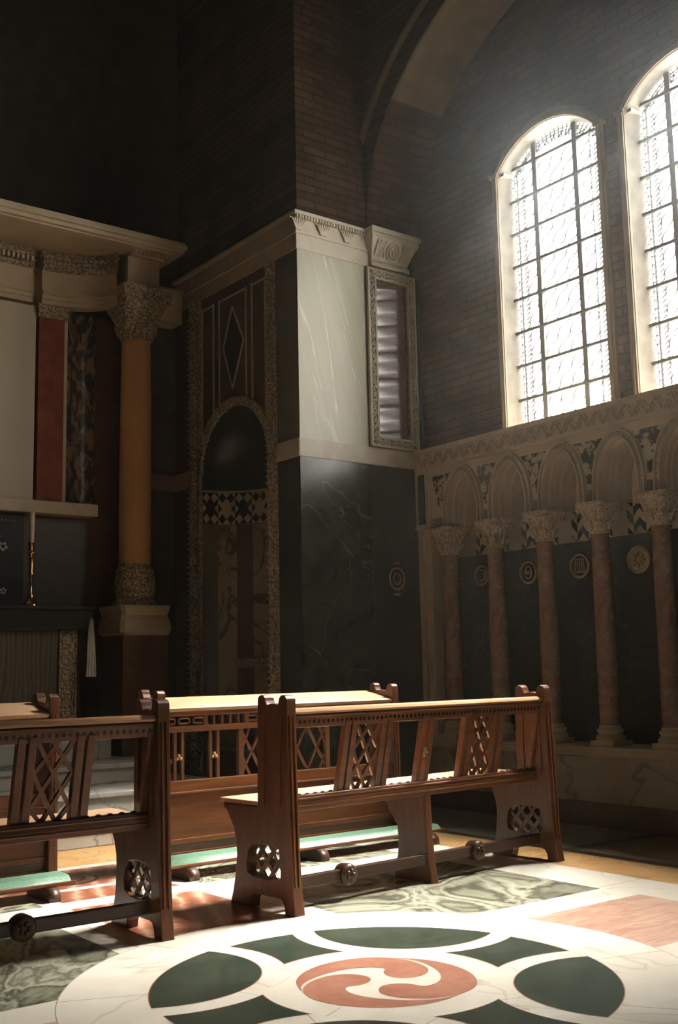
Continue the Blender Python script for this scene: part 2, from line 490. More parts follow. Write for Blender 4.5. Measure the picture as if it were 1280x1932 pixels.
# side strips beside the square
rect(4.62, 4.98, -2.5, 6.62, YE)
rect(4.98, 5.06, -2.5, 6.62, BK)
rect(5.06, 6.2, 4.54, 6.7, GY)
rect(5.06, 6.2, 4.44, 4.54, BK)
rect(5.06, 6.2, -2.5, 4.44, BR)
rect(0.02, 0.40, -2.5, 6.02, YE); rect(-0.06, 0.02, -2.5, 6.02, BK); rect(-1.2, -0.06, -2.5, 6.6, BR)
for cy0 in (4.08, 3.3, 2.5):
    def oval(a, b2): return [(5.50 + a * cos(t * pi / 20), cy0 + b2 * sin(t * pi / 20)) for t in range(40)]
    lay(oval(0.30, 0.30), GY, 2); lay(oval(0.20, 0.17), BR, 3)
# great roundel
lay(arc(CX, CY, 1.094, 0, 2 * pi, 128)[:-1], JO, 2)
lay(arc(CX, CY, 1.09, 0, 2 * pi, 128)[:-1], WH, 3)
SAT = [(CX + sx * 0.573, CY + sy * 0.573) for sx, sy in ((1, 1), (-1, 1), (-1, -1), (1, -1))]
RO, RL, RQ, RC = 0.795, 0.372, 0.468, 0.432
def lens(c, rl, ro):
    d = math.hypot(c[0] - CX, c[1] - CY); th = math.atan2(c[1] - CY, c[0] - CX)
    a = math.acos((d * d + ro * ro - rl * rl) / (2 * d * ro)); b = math.acos((d * d + rl * rl - ro * ro) / (2 * d * rl))
    p = arc(CX, CY, ro, th - a, th + a, 24)
    p += arc(c[0], c[1], rl, th + pi - b, th + pi + b, 36)[1:-1]
    return p
def cornerpt(c, rq, r):       # intersections of satellite circle rq with centre circle r -> half angle seen from the centre
    d = math.hypot(c[0] - CX, c[1] - CY)
    return math.acos((d * d + r * r - rq * rq) / (2 * d * r))
for c in SAT:
    lay(lens(c, RL + 0.004, RO + 0.004), ED, 4); lay(lens(c, RL, RO), GR, 5)
for k in range(4):
    th = k * pi / 2
    c0 = min(SAT, key=lambda c: abs(((math.atan2(c[1] - CY, c[0] - CX) - (th - pi / 4) + pi) % (2 * pi)) - pi))
    c1 = min(SAT, key=lambda c: abs(((math.atan2(c[1] - CY, c[0] - CX) - (th + pi / 4) + pi) % (2 * pi)) - pi))
    for e, mm, kk in ((0.004, ED, 4), (0.0, GR, 5)):
        ro, rq, rc = RO - 0.015 + e, RQ - e, RC - e
        ao = pi / 4 - cornerpt(c1, rq, ro); ai = pi / 4 - cornerpt(c1, rq, rc)
        pts = arc(CX, CY, ro, th - ao, th + ao, 10)
        p1 = Vector(pts[-1]); q1 = Vector((CX + rc * cos(th + ai), CY + rc * sin(th + ai)))
        a0 = math.atan2(p1.y - c1[1], p1.x - c1[0]); a1 = math.atan2(q1.y - c1[1], q1.x - c1[0])
        dlt = (a1 - a0 + pi) % (2 * pi) - pi
        pts += arc(c1[0], c1[1], rq, a0, a0 + dlt, 14)[1:]
        pts += arc(CX, CY, rc, th + ai, th - ai, 10)[1:]
        p0 = Vector(pts[-1]); q0 = Vector(pts[0])
        a0 = math.atan2(p0.y - c0[1], p0.x - c0[0]); a1 = math.atan2(q0.y - c0[1], q0.x - c0[0])
        dlt = (a1 - a0 + pi) % (2 * pi) - pi
        pts += arc(c0[0], c0[1], rq, a0, a0 + dlt, 14)[1:-1]
        lay(pts, mm, kk)
COMMA = [(-0.305, 0.07), (-0.246, 0.188), (-0.146, 0.281), (-0.042, 0.323), (0.051, 0.326), (0.129, 0.297), (0.18, 0.254), (0.236, 0.187), (0.255, 0.117), (0.244, 0.05), (0.213, -0.002), (0.153, -0.043), (0.099, -0.045), (0.058, -0.023), (0.041, 0.028), (0.056, 0.081), (0.102, 0.115), (0.067, 0.17), (0.0, 0.2), (-0.093, 0.204), (-0.19, 0.179), (-0.26, 0.133)]
COMMA = [(-0.300, 0.06), (-0.246, 0.190), (-0.150, 0.275), (-0.042, 0.312), (0.051, 0.312), (0.129, 0.290), (0.18, 0.254), (0.226, 0.187), (0.238, 0.117), (0.228, 0.05), (0.203, -0.002), (0.153, -0.038), (0.099, -0.040), (0.058, -0.018), (0.041, 0.028), (0.056, 0.081), (0.102, 0.115), (0.067, 0.17), (0.0, 0.2), (-0.093, 0.204), (-0.19, 0.179), (-0.26, 0.133)]
def smooth_loop(P, it=2, keep=()):
    for _ in range(it):
        Q = []
        for i in range(len(P)):
            a, b = P[i], P[(i + 1) % len(P)]
            Q += [(0.75 * a[0] + 0.25 * b[0], 0.75 * a[1] + 0.25 * b[1]), (0.25 * a[0] + 0.75 * b[0], 0.25 * a[1] + 0.75 * b[1])]
        P = Q
    return P
CM = smooth_loop(COMMA, 2)
for k in range(3):
    t = k * 2 * pi / 3
    P = [(CX + x * cos(t) - y * sin(t), CY + x * sin(t) + y * cos(t)) for x, y in CM]
    tri = tessellate_polygon([[Vector((x, y, 0)) for x, y in P]])
    for q in tri: lay([P[i] for i in q], RD, 5)
# slab joints of the roundel
for a in (0.32, 1.25, 1.9, 2.62, 3.6, 4.4, 5.2, 5.9):
    seam((CX + 0.80 * cos(a), CY + 0.80 * sin(a)), (CX + 1.088 * cos(a + 0.03), CY + 1.088 * sin(a + 0.03)), 4, 0.004)
for k in range(4):
    a = pi / 4 + k * pi / 2
    for s in (-1, 1):
        c = SAT[k]; b = a + pi + s * 0.45
        seam((c[0] + RL * cos(b), c[1] + RL * sin(b)), (c[0] + RQ * cos(b), c[1] + RQ * sin(b)), 4, 0.003)
    a2 = k * pi / 2 + 0.45
    seam((CX + 0.33 * cos(a2), CY + 0.33 * sin(a2)), (CX + 0.43 * cos(a2), CY + 0.43 * sin(a2)), 4, 0.003)
floor = fl.build('floor', fm, recalc=False)
tag(floor, 'polished marble floor inlaid with a roundel of green lenses and red swirls', 'floor', kind='structure')

# ================================================================== SHELL
XW, YP, XP = 6.0, 6.7, 4.735           # brick wall, pier face, niche face
W_PITCH = 1.225
WIN = [(5.717 - i * W_PITCH, 4.735 - i * W_PITCH) for i in range(2)] + [(-0.45, -1.432)]   # (far, near) jambs; the third is an added unseen window lighting the altar side
Z_SILL, Z_SPR, Z_APX = 2.82, 4.855, 5.095
def seg_arch(y0, y1, zs, za, n=20):
    """points from (y1, zs) over to (y0, zs)  (y0 < y1)"""
    hw = (y1 - y0) / 2; rise = za - zs; R = (hw * hw + rise * rise) / (2 * rise); zc = za - R; a = math.asin(hw / R)
    ym = (y0 + y1) / 2
    return [(ym + R * sin(a - 2 * a * i / n), zc + R * cos(a - 2 * a * i / n)) for i in range(n + 1)]
def win_loop(far, near, z0, zs, za, n=20):
    return [(near, z0), (far, z0)] + seg_arch(near, far, zs, za, n)

mb = MB()
holes = [win_loop(f, n, Z_SILL, Z_SPR, Z_APX) for f, n in WIN]
mb.prism([[(-2.6, 2.70), (8.9, 2.70), (8.9, 7.6), (-2.6, 7.6)]] + holes, PX, XW, XW + 0.10)
# splayed thickness behind is given by the window frames; outer leaf keeps daylight out elsewhere
holes2 = [win_loop(f + 0.02, n - 0.02, Z_SILL - 0.02, Z_SPR + 0.02, Z_APX + 0.02) for f, n in WIN]
mb.prism([[(-2.6, 2.70), (8.9, 2.70), (8.9, 7.6), (-2.6, 7.6)]] + holes2, PX, XW + 0.10, XW + 0.22)
mb.box(6.26, 6.40, -2.6, 8.9, 0, 2.75); mb.box(6.165, 6.40, -2.6, 8.9, 2.72, 2.80)
mb.box(6.0, 6.30, -2.6, 2.5, 0, 2.72)
wr = mb.build('wall_right', BRICK_X)
tag(wr, 'dark brick upper wall holding the two tall arched windows', 'wall', kind='structure')

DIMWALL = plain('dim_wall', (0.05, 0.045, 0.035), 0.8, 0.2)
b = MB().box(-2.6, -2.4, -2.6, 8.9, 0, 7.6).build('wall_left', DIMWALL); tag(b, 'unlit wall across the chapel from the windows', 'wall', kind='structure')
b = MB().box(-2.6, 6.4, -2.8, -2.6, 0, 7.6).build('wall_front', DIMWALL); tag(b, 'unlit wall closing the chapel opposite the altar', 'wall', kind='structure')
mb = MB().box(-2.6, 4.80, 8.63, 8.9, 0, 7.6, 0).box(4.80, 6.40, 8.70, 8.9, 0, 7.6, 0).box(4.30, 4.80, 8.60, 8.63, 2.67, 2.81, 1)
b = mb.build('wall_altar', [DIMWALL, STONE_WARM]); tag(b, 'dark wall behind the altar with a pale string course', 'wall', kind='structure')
# barrel vault
rows = []
for i in range(25):
    t = pi * i / 24
    rows.append([(1.9 - 4.6 * cos(t), y, 6.3 + 2.6 * sin(t)) for y in (-2.8, 8.9)])
rows2 = [[(x, y, z + 0.15) for x, y, z in r] for r in rows]
mb = MB().grid(rows, 0, True); mb.grid(rows2, 0, True)
mb.box(-2.9, 6.6, -2.9, 9.0, 9.1, 9.2)
mb.box(-2.9, -2.6, -2.9, 9.0, 6.2, 9.1); mb.box(6.22, 6.6, -2.9, 9.0, 6.2, 9.1)
mb.box(-2.6, 6.4, -2.9, -2.6, 6.2, 9.1); mb.box(-2.6, 6.4, 8.9, 9.1, 6.2, 9.1)
b = mb.build('ceiling', DARKVAULT); tag(b, 'unlit barrel vault over the chapel', 'ceiling', kind='structure')

# ---- pier with its two clad faces
pier = thing('wall_pier', 'marble-clad pier between the niche and the window wall', 'wall', (0, 0, 0), kind='structure')
NZ = 3.245; NR = 0.53; NC = 7.62; NSP = NZ - NR
nloop = [(NC - NR, 0.44), (NC + NR, 0.44)] + [(NC + NR * cos(pi * i / 24), NSP + NR * sin(pi * i / 24)) for i in range(25)]
mb = MB()
mb.prism([[(YP, 0.0), (8.63, 0.0), (8.63, 4.31), (YP, 4.31)], nloop], PX, XP, XP + 0.03, 0)   # niche face cladding
mb.prism([[(XP + 0.03, 0), (XW, 0), (XW, 4.31), (XP + 0.03, 4.31)], [(5.495, 2.898), (5.839, 2.898), (5.839, 4.22), (5.495, 4.22)]], PY, YP, YP + 0.05, 1)
mb.box(XW, 6.26, YP, YP + 0.05, 0, 2.71, 1); mb.box(5.45, 5.88, YP + 0.085, YP + 0.10, 2.85, 4.27, 1)
o = mb.build('cladding', [BROWNRED, BLACK_GREEN], pier)
# brick mass above
MB().box(XP + 0.02, XW + 0.02, YP + 0.01, 8.9, 4.55, 7.6).build('brickwork', BRICK_Y, pier)
# lower slabs (face towards the camera)
MB().box(XP + 0.0, 5.415, YP - 0.012, YP, 0.16, 2.67).build('marble_slab', DARK_GREEN, pier)
MB().box(5.417, 5.90, YP - 0.012, YP, 0.16, 2.67).build('marble_slab', BLACK_GREEN, pier)
MB().box(XP, 5.41, YP - 0.012, YP, 2.81, 4.31).build('marble_slab', GREY_GREEN, pier)
# white band round the corner
mb = MB().box(XP - 0.012, 5.92, YP - 0.018, YP, 2.67, 2.813).box(XP - 0.014, XP, YP - 0.018, 6.985, 2.67, 2.813)
mb.build('string_course', STONE, pier, 0.003)
MB().box(XP - 0.014, XP, 8.33, 8.60, 2.67, 2.813).build('string_course', STONE_WARM, pier)
# cornice: plain fascia, carved frieze with dentils, top moulding
mb = MB()
mb.box(XP - 0.012, 5.45, YP - 0.022, YP + 0.02, 4.31, 4.44)
mb.box(XP - 0.025, 5.45, YP - 0.035, YP + 0.02, 4.432, 4.446)
mb.box(XP - 0.018, 5.45, YP - 0.028, YP + 0.02, 4.446, 4.565)
mb.box(XP - 0.05, 5.46, YP - 0.065, YP + 0.02, 4.578, 4.605)
x = XP - 0.03
mb.box(XP - 0.035, 5.45, YP - 0.045, YP, 4.553, 4.578)
for k in range(26):
    mb.box(XP - 0.028 + k * 0.0275, XP - 0.028 + k * 0.0275 + 0.015, YP - 0.058, YP - 0.03, 4.55, 4.578)
for xc in (XP + 0.0, XP + 0.24, XP + 0.48):       # hanging leaf ornaments
    for k in range(-3, 4):
        mb.bar((xc + k * 0.006, YP - 0.034, 4.458), (xc + k * 0.020, YP - 0.046, 4.545 - abs(k) * 0.004), 0.012, 0.016, (0, 1, 0))
    mb.tube([(xc - 0.08 + 0.16 * i / 10, YP - 0.036, 4.545 - 0.022 * abs(sin(pi * i / 10)) ** 2) for i in range(11)], 0.006, 5)
mb.build('cornice', STONE, pier, 0.002)
mb = MB().box(XP - 0.012, XP, YP, 8.6, 4.31, 4.44).box(XP - 0.018, XP, YP, 8.6, 4.446, 4.565).box(XP - 0.05, XP + 0.02, YP, 8.6, 4.578, 4.605).box(XP - 0.025, XP, YP, 8.6, 4.432, 4.446)
mb.build('cornice', STONE_WARM, pier, 0.002)
# springer capital
mb = MB()
CXa, CXb = 5.47, 5.815
def flare(z): return 0.028 + 0.075 * max(0, (z - 4.37) / 0.15) ** 1.2
rows = []
for z in (4.31, 4.34, 4.365, 4.37, 4.42, 4.47, 4.52, 4.535):
    e = flare(z) if z > 4.366 else (0.045 if z < 4.35 else 0.03)
    rows.append([(CXa - e * 0.6, YP + 0.02, z), (CXa - e * 0.6, YP - e - 0.02, z), (CXb + e * 0.7, YP - e - 0.02, z), (CXb + e * 0.7, YP + 0.02, z)])
mb.grid(rows, 0, False, True)
mb.box(CXa - 0.07, CXb + 0.085, YP - 0.13, YP + 0.02, 4.535, 4.57); mb.box(CXa - 0.08, CXb + 0.098, YP - 0.145, YP + 0.02, 4.57, 4.615)
mb.build('capital', STONE, pier, 0.003)
mb = MB()
zc, xc = 4.45, 5.645
def capP(x, z, off=0.012):
    return (x, YP - 0.02 - flare(z) - off, z)
for r0, rt_ in ((0.062, 0.009), (0.036, 0.006)):
    mb.tube([capP(xc + r0 * cos(2 * pi * i / 24), zc + r0 * sin(2 * pi * i / 24)) for i in range(24)], rt_, 6, closed=True, upv=(0, 1, 0))
for k in range(3):
    a = k * 2 * pi / 3
    mb.tube([capP(xc + r * cos(a + r * 30), zc + r * sin(a + r * 30)) for r in (0.004, 0.014, 0.024, 0.034)], 0.006, 5, upv=(0, 1, 0))
for s in (-1, 1):
    for k in range(6):
        x0 = xc + s * (0.08 + k * 0.022)
        for d in (-1, 1):
            x1 = x0 + d * 0.045
            x0 = min(max(x0, CXa), CXb); x1 = min(max(x1, CXa), CXb)
            if (x1 - xc) * s > 0.07: mb.bar(capP(x0, 4.395), capP(x1, 4.515), 0.008, 0.008, (0, 1, 0))
mb.build('carving', STONE, pier)
# porphyry panel in its carved frame
FX0, FX1, FZ0, FZ1 = 5.412, 5.918, 2.817, 4.30
PX0, PX1, PZ0, PZ1 = 5.502, 5.832, 2.905, 4.213
def ring_rect(mb, o, i, y0, y1, mat=0):
    mb.prism([[(o[0], o[2]), (o[1], o[2]), (o[1], o[3]), (o[0], o[3])], [(i[0], i[2]), (i[1], i[2]), (i[1], i[3]), (i[0], i[3])]], PY, y0, y1, mat)
mb = MB()
ring_rect(mb, (FX0, FX1, FZ0, FZ1), (PX0, PX1, PZ0, PZ1), YP - 0.022, YP, 1)
ring_rect(mb, (FX0, FX1, FZ0, FZ1), (FX0 + 0.016, FX1 - 0.016, FZ0 + 0.016, FZ1 - 0.016), YP - 0.046, YP, 0)
ring_rect(mb, (PX0 - 0.018, PX1 + 0.018, PZ0 - 0.018, PZ1 + 0.018), (PX0, PX1, PZ0, PZ1), YP - 0.042, YP + 0.085, 0)
yv = YP - 0.032
def vine(p, q, amp, n):
    p = Vector(p); q = Vector(q); d = q - p; L = d.length; d.normalize(); s = Vector((-d.z, 0, d.x))
    for ph in (0, pi):
        mb.tube([p + d * L * i / (n * 12) + s * amp * sin(pi * i / 12 + ph) for i in range(n * 12 + 1)], 0.0055, 5, upv=(0, 1, 0))
    for k in range(n):
        c = p + d * L * (k + 0.5) / n
        for j in range(4):
            a = j * pi / 2 + pi / 4
            e = c + d * 0.024 * cos(a) + s * 0.014 * sin(a)
            mb.bar(c, e, 0.010, 0.012, (0, 1, 0))
        for sg in (-1, 1):
            c2 = p + d * L * k / n + s * sg * 0.020
            mb.bar(c2, c2 + d * 0.03 + s * sg * 0.004, 0.012, 0.010, (0, 1, 0))
xm0, xm1 = (FX0 + 0.016 + PX0 - 0.018) / 2, (FX1 - 0.016 + PX1 + 0.018) / 2
vine((xm0, yv, FZ0 + 0.05), (xm0, yv, FZ1 - 0.05), 0.022, 13); vine((xm1, yv, FZ0 + 0.05), (xm1, yv, FZ1 - 0.05), 0.022, 13)
zm0, zm1 = (FZ0 + 0.016 + PZ0 - 0.018) / 2, (FZ1 - 0.016 + PZ1 + 0.018) / 2
for zz in (zm0, zm1):
    vine((FX0 + 0.06, yv, zz), (5.62, yv, zz), 0.020, 2); vine((5.71, yv, zz), (FX1 - 0.06, yv, zz), 0.020, 2)
    mb.tube([(5.665 + 0.030 * cos(2 * pi * i / 20), yv - 0.004, zz + 0.030 * sin(2 * pi * i / 20)) for i in range(20)], 0.006, 6, closed=True, upv=(0, 1, 0))
    mb.bar((5.665 - 0.026, yv - 0.004, zz), (5.665 + 0.026, yv - 0.004, zz), 0.010, 0.010, (0, 1, 0)); mb.bar((5.665, yv - 0.004, zz - 0.026), (5.665, yv - 0.004, zz + 0.026), 0.010, 0.010, (0, 1, 0))
mb.build('panel_frame', [STONE, CARVED], pier)
_bow = [(PX0 - 0.004, YP + 0.076)]
for _k in range(24):
    _w = (PX1 - PX0 + 0.008) / 24
    _bow.append((_bow[-1][0] + _w, _bow[-1][1] - _w * math.tan(radians(9.6 + 6.4 * (_k + 0.5) / 24))))
MB().grid([[(x_, y_, z_) for x_, y_ in _bow] for z_ in (PZ0 - 0.005, PZ1 + 0.005)], 0, True).build('porphyry_panel', PORPHYRY, pier)   # bow and cant put into the shape so the slab mirrors the window bars

# ---- niche side of the pier
def niche(phi, z): return (XP + 0.45 * sin(phi), NC + NR * cos(phi), z)
mb = MB()
ph = [0, radians(17.5), radians(37.5), radians(54.5), radians(71), radians(80), radians(110), pi]
mats = [0, 1, 2, 1, 3, 0, 3]
for k in range(7):
    seg = [ph[k] + (ph[k + 1] - ph[k]) * i / 5 for i in range(6)]
    mb.grid([[niche(a, z) for a in seg] for z in (0.44, 1.45, 2.32)], mats[k], True)
allp = [pi * i / 40 for i in range(41)]
mb.grid([[niche(a, z) for a in allp] for z in (2.32, NSP)], 3, True)
# half dome
rows = []
for i in range(13):
    e = (pi / 2) * i / 12
    rows.append([(XP + 0.45 * sin(a) * cos(e), NC + NR * cos(a) * cos(e), NSP + NR * sin(e)) for a in allp])
mb.grid(rows, 3, True)
# diamond chequer
nd = 20; hh = (2.60 - 2.325) / 6; da = pi / nd
def nin(a, z):
    p = niche(a, z); return (p[0] - 0.004 * sin(a), p[1] - 0.004 * cos(a), z)
mb.grid([[nin(a, z) for a in allp] for z in (2.325, 2.60)], 4, True)
def n2(a_, z_, d_=0.008):
    p = niche(a_, z_); return (p[0] - d_ * sin(a_), p[1] - d_ * cos(a_), z_)
for k in range(nd):
    a = (k + 0.5) * da; odd = (k // 2) % 2
    if not odd:
        mb.poly([n2(a - da / 2, 2.327, 0.006), n2(a + da / 2, 2.327, 0.006), n2(a + da / 2, 2.598, 0.006), n2(a - da / 2, 2.598, 0.006)], 5)
    for r in (0, 2):
        zc_ = 2.325 + hh * (2 * r + 1)
        mb.poly([n2(a - da * 0.48, zc_), n2(a, zc_ - hh * 0.97), n2(a + da * 0.48, zc_), n2(a, zc_ + hh * 0.97)], 5 if odd else 4)
    if k % 2 == 0 and not odd:
        for e in (a - da / 2, a + 1.5 * da):
            sg = 1 if e < a else -1
            mb.poly([n2(e, 2.325 + hh * 2.03), n2(e + sg * da * 0.48, 2.325 + hh * 3), n2(e, 2.325 + hh * 3.97)], 4)
    if k % 2 == 0 and odd:
        for e in (a - da / 2, a + 1.5 * da):
            sg = 1 if e < a else -1
            mb.poly([n2(e, 2.325 + hh * 2.03), n2(e + sg * da * 0.48, 2.325 + hh * 3), n2(e, 2.325 + hh * 3.97)], 5)
mb.tube([niche(a, 2.61) for a in allp], 0.010, 6, 4)
mb.grid([[(XP + s * 0.45 * sin(a), NC + s * NR * cos(a), 0.44) for a in allp] for s in (0.02, 1.0)], 3, False)
mb.build('niche', [NICHEGREY, CREAMVEIN, BROWNRED, BLACK_GREEN, STONE_WARM, INK], pier, recalc=False)
mb = MB()
pa = [radians(38 + i * 4.5) for i in range(16)]
mb.grid([[niche(a, 1.175) for a in pa], [(niche(a, 1.175)[0] - 0.11 * sin(a), niche(a, 1)[1] - 0.11 * cos(a), 1.175) for a in pa],
         [(niche(a, 1.175)[0] - 0.11 * sin(a), niche(a, 1)[1] - 0.11 * cos(a), 1.13) for a in pa], [niche(a, 1.10) for a in pa]], 0, False)
mb.build('niche_ledge', CARVED_WARM, pier)
# carved arch and colonnette frame
mb = MB()
oc = [(NC + (NR + 0.075) * cos(pi * i / 32), NSP + (NR + 0.075) * sin(pi * i / 32)) for i in range(33)]
ic = [(NC + NR * cos(pi * i / 32), NSP + NR * sin(pi * i / 32)) for i in range(33)]
mb.prism([oc + ic[::-1]], PX, XP - 0.03, XP + 0.02)
mb.build('niche_arch', CARVED_WARM, pier)
for y0, y1, z0 in ((6.985, 7.09, 0.16), (8.15, 8.33, 0.16)):
    mb = MB().box(XP - 0.03, XP + 0.01, y0, y1, z0, 4.30)
    mb.tube([(XP - 0.03, (y0 + y1) / 2, z0), (XP - 0.03, (y0 + y1) / 2, 4.30)], 0.034, 10)
    for k in range(80):
        zz = z0 + 0.05 * k + 0.02
        if zz < 4.28: mb.bar((XP - 0.052, y0 + 0.012, zz), (XP - 0.052, y1 - 0.012, zz + 0.035), 0.012, 0.014, (1, 0, 0))
    mb.build('carved_pilaster', CARVED_WARM, pier)
mb = MB()
for yy in (7.134, 7.333, 7.426, 7.85, 7.947, 8.138):
    zlow = 2.75 if abs(yy - NC) > 0.5 else NSP + math.sqrt(max(0, (NR + 0.075) ** 2 - (yy - NC) ** 2))
    mb.box(XP - 0.010, XP, yy - 0.007, yy + 0.007, zlow, 4.22)
mb.box(XP - 0.010, XP, 7.09, 7.34, 4.20, 4.214); mb.box(XP - 0.010, XP, 7.42, 7.86, 4.20, 4.214); mb.box(XP - 0.010, XP, 7.94, 8.15, 4.20, 4.214)
D = [(7.636, 4.11), (7.78, 3.78), (7.636, 3.40), (7.461, 3.78)]
for i in range(4):
    p, q = D[i], D[(i + 1) % 4]
    mb.bar((XP - 0.006, p[0], p[1]), (XP - 0.006, q[0], q[1]), 0.014, 0.010, (1, 0, 0))
mb.build('inlay_border', STONE_WARM, pier)
MB().prism([D], PX, XP - 0.003, XP).build('inlay_diamond', BLACK_GREEN, pier)
MB().box(XP - 0.004, XP, YP, 6.985, 0.16, 2.67).build('marble_slab', BLACK_GREEN, pier)
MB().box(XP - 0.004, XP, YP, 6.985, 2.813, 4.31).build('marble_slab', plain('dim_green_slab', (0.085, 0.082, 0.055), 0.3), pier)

# ---- great wall arch over the windows
arch = thing('wall_arch', 'deep brick arch springing from the pier capital over the windows', 'arch', kind='structure')
def ell(k, n, a=2.1, b_=1.64, yc=4.6, zc=4.72):
    t = pi * k / n
    return (yc + a * cos(t), zc + b_ * sin(t))
NA = 48
mb = MB()
rows = []
for k in range(NA + 1):
    y, z = ell(k, NA); rows.append([(xx, y, z) for xx in (5.45, 5.72, XW + 0.01)])
cut = [i for i, r in enumerate(rows) if r[0][2] > 5.56]
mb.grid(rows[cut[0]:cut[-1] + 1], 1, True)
mb.grid([[(xx, 6.7, 4.62) for xx in (5.45, 5.72, XW + 0.01)]] + rows[:cut[0] + 1], 0, True)
mb.grid(rows[cut[-1]:] + [[(xx, 2.5, 0) for xx in (5.45, 5.72, XW + 0.01)]], 0, True)
ringf = [ell(k, NA) for k in range(NA + 1)]
face = [(6.72, 4.62)] + ringf + [(2.5, 0.0), (2.2, 0.0), (2.2, 5.3), (-2.6, 5.3), (-2.6, 7.6), (6.72, 7.6)]
mb.prism([face], PX, 5.45, 5.47, 0)
mb.box(5.47, XW, 2.2, 2.49, 0, 5.3)
mb.build('arch_ring', [BRICK_Y, PLASTER], arch)
mb = MB()
mb.tube([(5.445, *ell(k, NA, 2.1 + 0.20, 1.64 + 0.20)) for k in range(3, NA - 2)], 0.035, 8)
mb.build('arch_moulding', PLASTER, arch)

# ---- windows
def window(idx, far, near, label):
    root = thing('window_%d' % idx, label, 'window', kind='structure')
    # moulded stone trim
    mb = MB()
    for ow, iw, x0 in ((0.062, 0.0, XW - 0.022), (0.040, 0.010, XW - 0.036)):
        oz = win_loop(far + ow, near - ow, Z_SILL - 0.1, Z_SPR, Z_APX + ow * 1.25)
        iz = win_loop(far - 0 + iw * 0.5, near - iw * 0.5, Z_SILL - 0.1, Z_SPR, Z_APX + iw * 0.5)
        mb.prism([oz + [oz[0]] + [iz[0]] + iz[:0:-1]] if False else [oz[1:] + [oz[0]] + [iz[0]] + iz[:0:-1]], PX, x0, XW + 0.002)
    mb.tube([(XW - 0.03, y, z) for y, z in win_loop(far + 0.03, near - 0.03, Z_SILL - 0.1, Z_SPR, Z_APX + 0.035)[1:]], 0.010, 6)
    for yy in (far + 0.03, near - 0.03):
        mb.box(XW - 0.045, XW, yy - 0.042, yy + 0.042, Z_SPR - 0.01, Z_SPR + 0.02)
    mb.build('window_trim', TRIM, root)
    # splayed reveal
    gf, gn = far - 0.045, near + 0.045
    A = win_loop(far, near, Z_SILL, Z_SPR, Z_APX); B = win_loop(gf, gn, Z_SILL, Z_SPR + 0.01, Z_APX - 0.012)
    B2 = win_loop(gf, gn, Z_SILL, Z_SPR + 0.01, Z_APX - 0.012)
    mb = MB().grid([[(XW - 0.002, *p) for p in A], [(XW + 0.10, *p) for p in B], [(XW + 0.16, *p) for p in B2]], 0, False, True)
    mb.box(XW + 0.0, XW + 0.12, far - 0.05, far, Z_SPR - 0.005, Z_SPR + 0.02)
    mb.build('window_jamb', JAMB, root, recalc=False)
    # glass
    xg = XW + 0.10
    loop = win_loop(gf, gn, Z_SILL, Z_SPR + 0.01, Z_APX - 0.012)
    mb = MB(); mb.poly([(xg + 0.012, y, z) for y, z in loop])
    mb.build('window_pane', GLASS, root)
    ym = (gf + gn) / 2
    m1, m2 = ym + 0.20, ym - 0.20
    zb = [Z_SILL + 0.24 + 0.2635 * i for i in range(8)]
    mb = MB()
    for mm in (m1, m2): mb.box(xg - 0.02, xg + 0.02, mm - 0.021, mm + 0.021, Z_SILL, Z_SPR + 0.19)
    mb.build('mullion', IRON, root)
    mb = MB()
    for z in zb: mb.bar((xg - 0.016, gn, z), (xg - 0.016, gf + 0.02, z), 0.024, 0.022)
    mb.build('saddle_bar', IRON, root)
    # leading
    mb = MB(); xl = xg + 0.004
    def line(p, q, wd=0.0150): mb.bar((xl, *p), (xl, *q), 0.004, wd, (1, 0, 0))
    for d in (0.022, 0.044):
        for yy in (gf - d, gn + d): line((yy, Z_SILL), (yy, Z_SPR - 0.0))
        arc_ = seg_arch(gn + d, gf - d, Z_SPR, Z_APX - 0.012 - d, 24)
        for a_, b_ in zip(arc_[:-1], arc_[1:]): line(a_, b_)
    arc3 = seg_arch(gn + 0.07, gf - 0.07, Z_SPR, Z_APX - 0.10, 24); arc2 = seg_arch(gn, gf, Z_SPR + 0.01, Z_APX - 0.012, 24)
    for a_, b_ in zip(arc3[:-1], arc3[1:]): line(a_, b_)
    for k in range(1, 24):
        line(arc2[k], arc3[k])
        if k % 2: line(arc3[k], ((arc2[k + 1][0] + arc3[k + 1][0]) / 2, (arc2[k + 1][1] + arc3[k + 1][1]) / 2))
    n = 0; z = Z_SILL + 0.03
    while z < Z_SPR:
        for s, e in ((-1, gf), (1, gn)):
            line((e, z), (e + s * 0.022, z)); line((e + s * 0.022, z + 0.03), (e + s * 0.044, z + 0.03))
        z += 0.062
    # chain of little lozenges in the side lights
    for s, e in ((-1, gf), (1, gn)):
        y0 = e + s * 0.085
        z = Z_SILL + 0.03
        while z < Z_SPR - 0.03:
            line((y0 - 0.028, z + 0.022), (y0, z)); line((y0, z), (y0 + 0.028, z + 0.022)); z += 0.036
        line((y0 - 0.032, Z_SILL), (y0 - 0.032, Z_SPR)); line((y0 + 0.032, Z_SILL), (y0 + 0.032, Z_SPR))
    def ringc(yc, zc_, r):
        pts = [(yc + r * cos(2 * pi * i / 18), zc_ + r * sin(2 * pi * i / 18)) for i in range(18)]
        for i in range(18): line(pts[i], pts[(i + 1) % 18], 0.0125)
    zz = Z_SILL + 0.06
    while zz < Z_SPR + 0.0:
        for yc in (ym - 0.118, ym, ym + 0.118): ringc(yc, zz, 0.056)
        for s, e in ((-1, gf), (1, gn)): ringc(e + s * 0.165, zz + 0.05, 0.045) 
        zz += 0.122
    mb.build('leading', LEAD, root)
    return root
window(1, *WIN[0], 'tall arched window of leaded pale glass beside the pier')
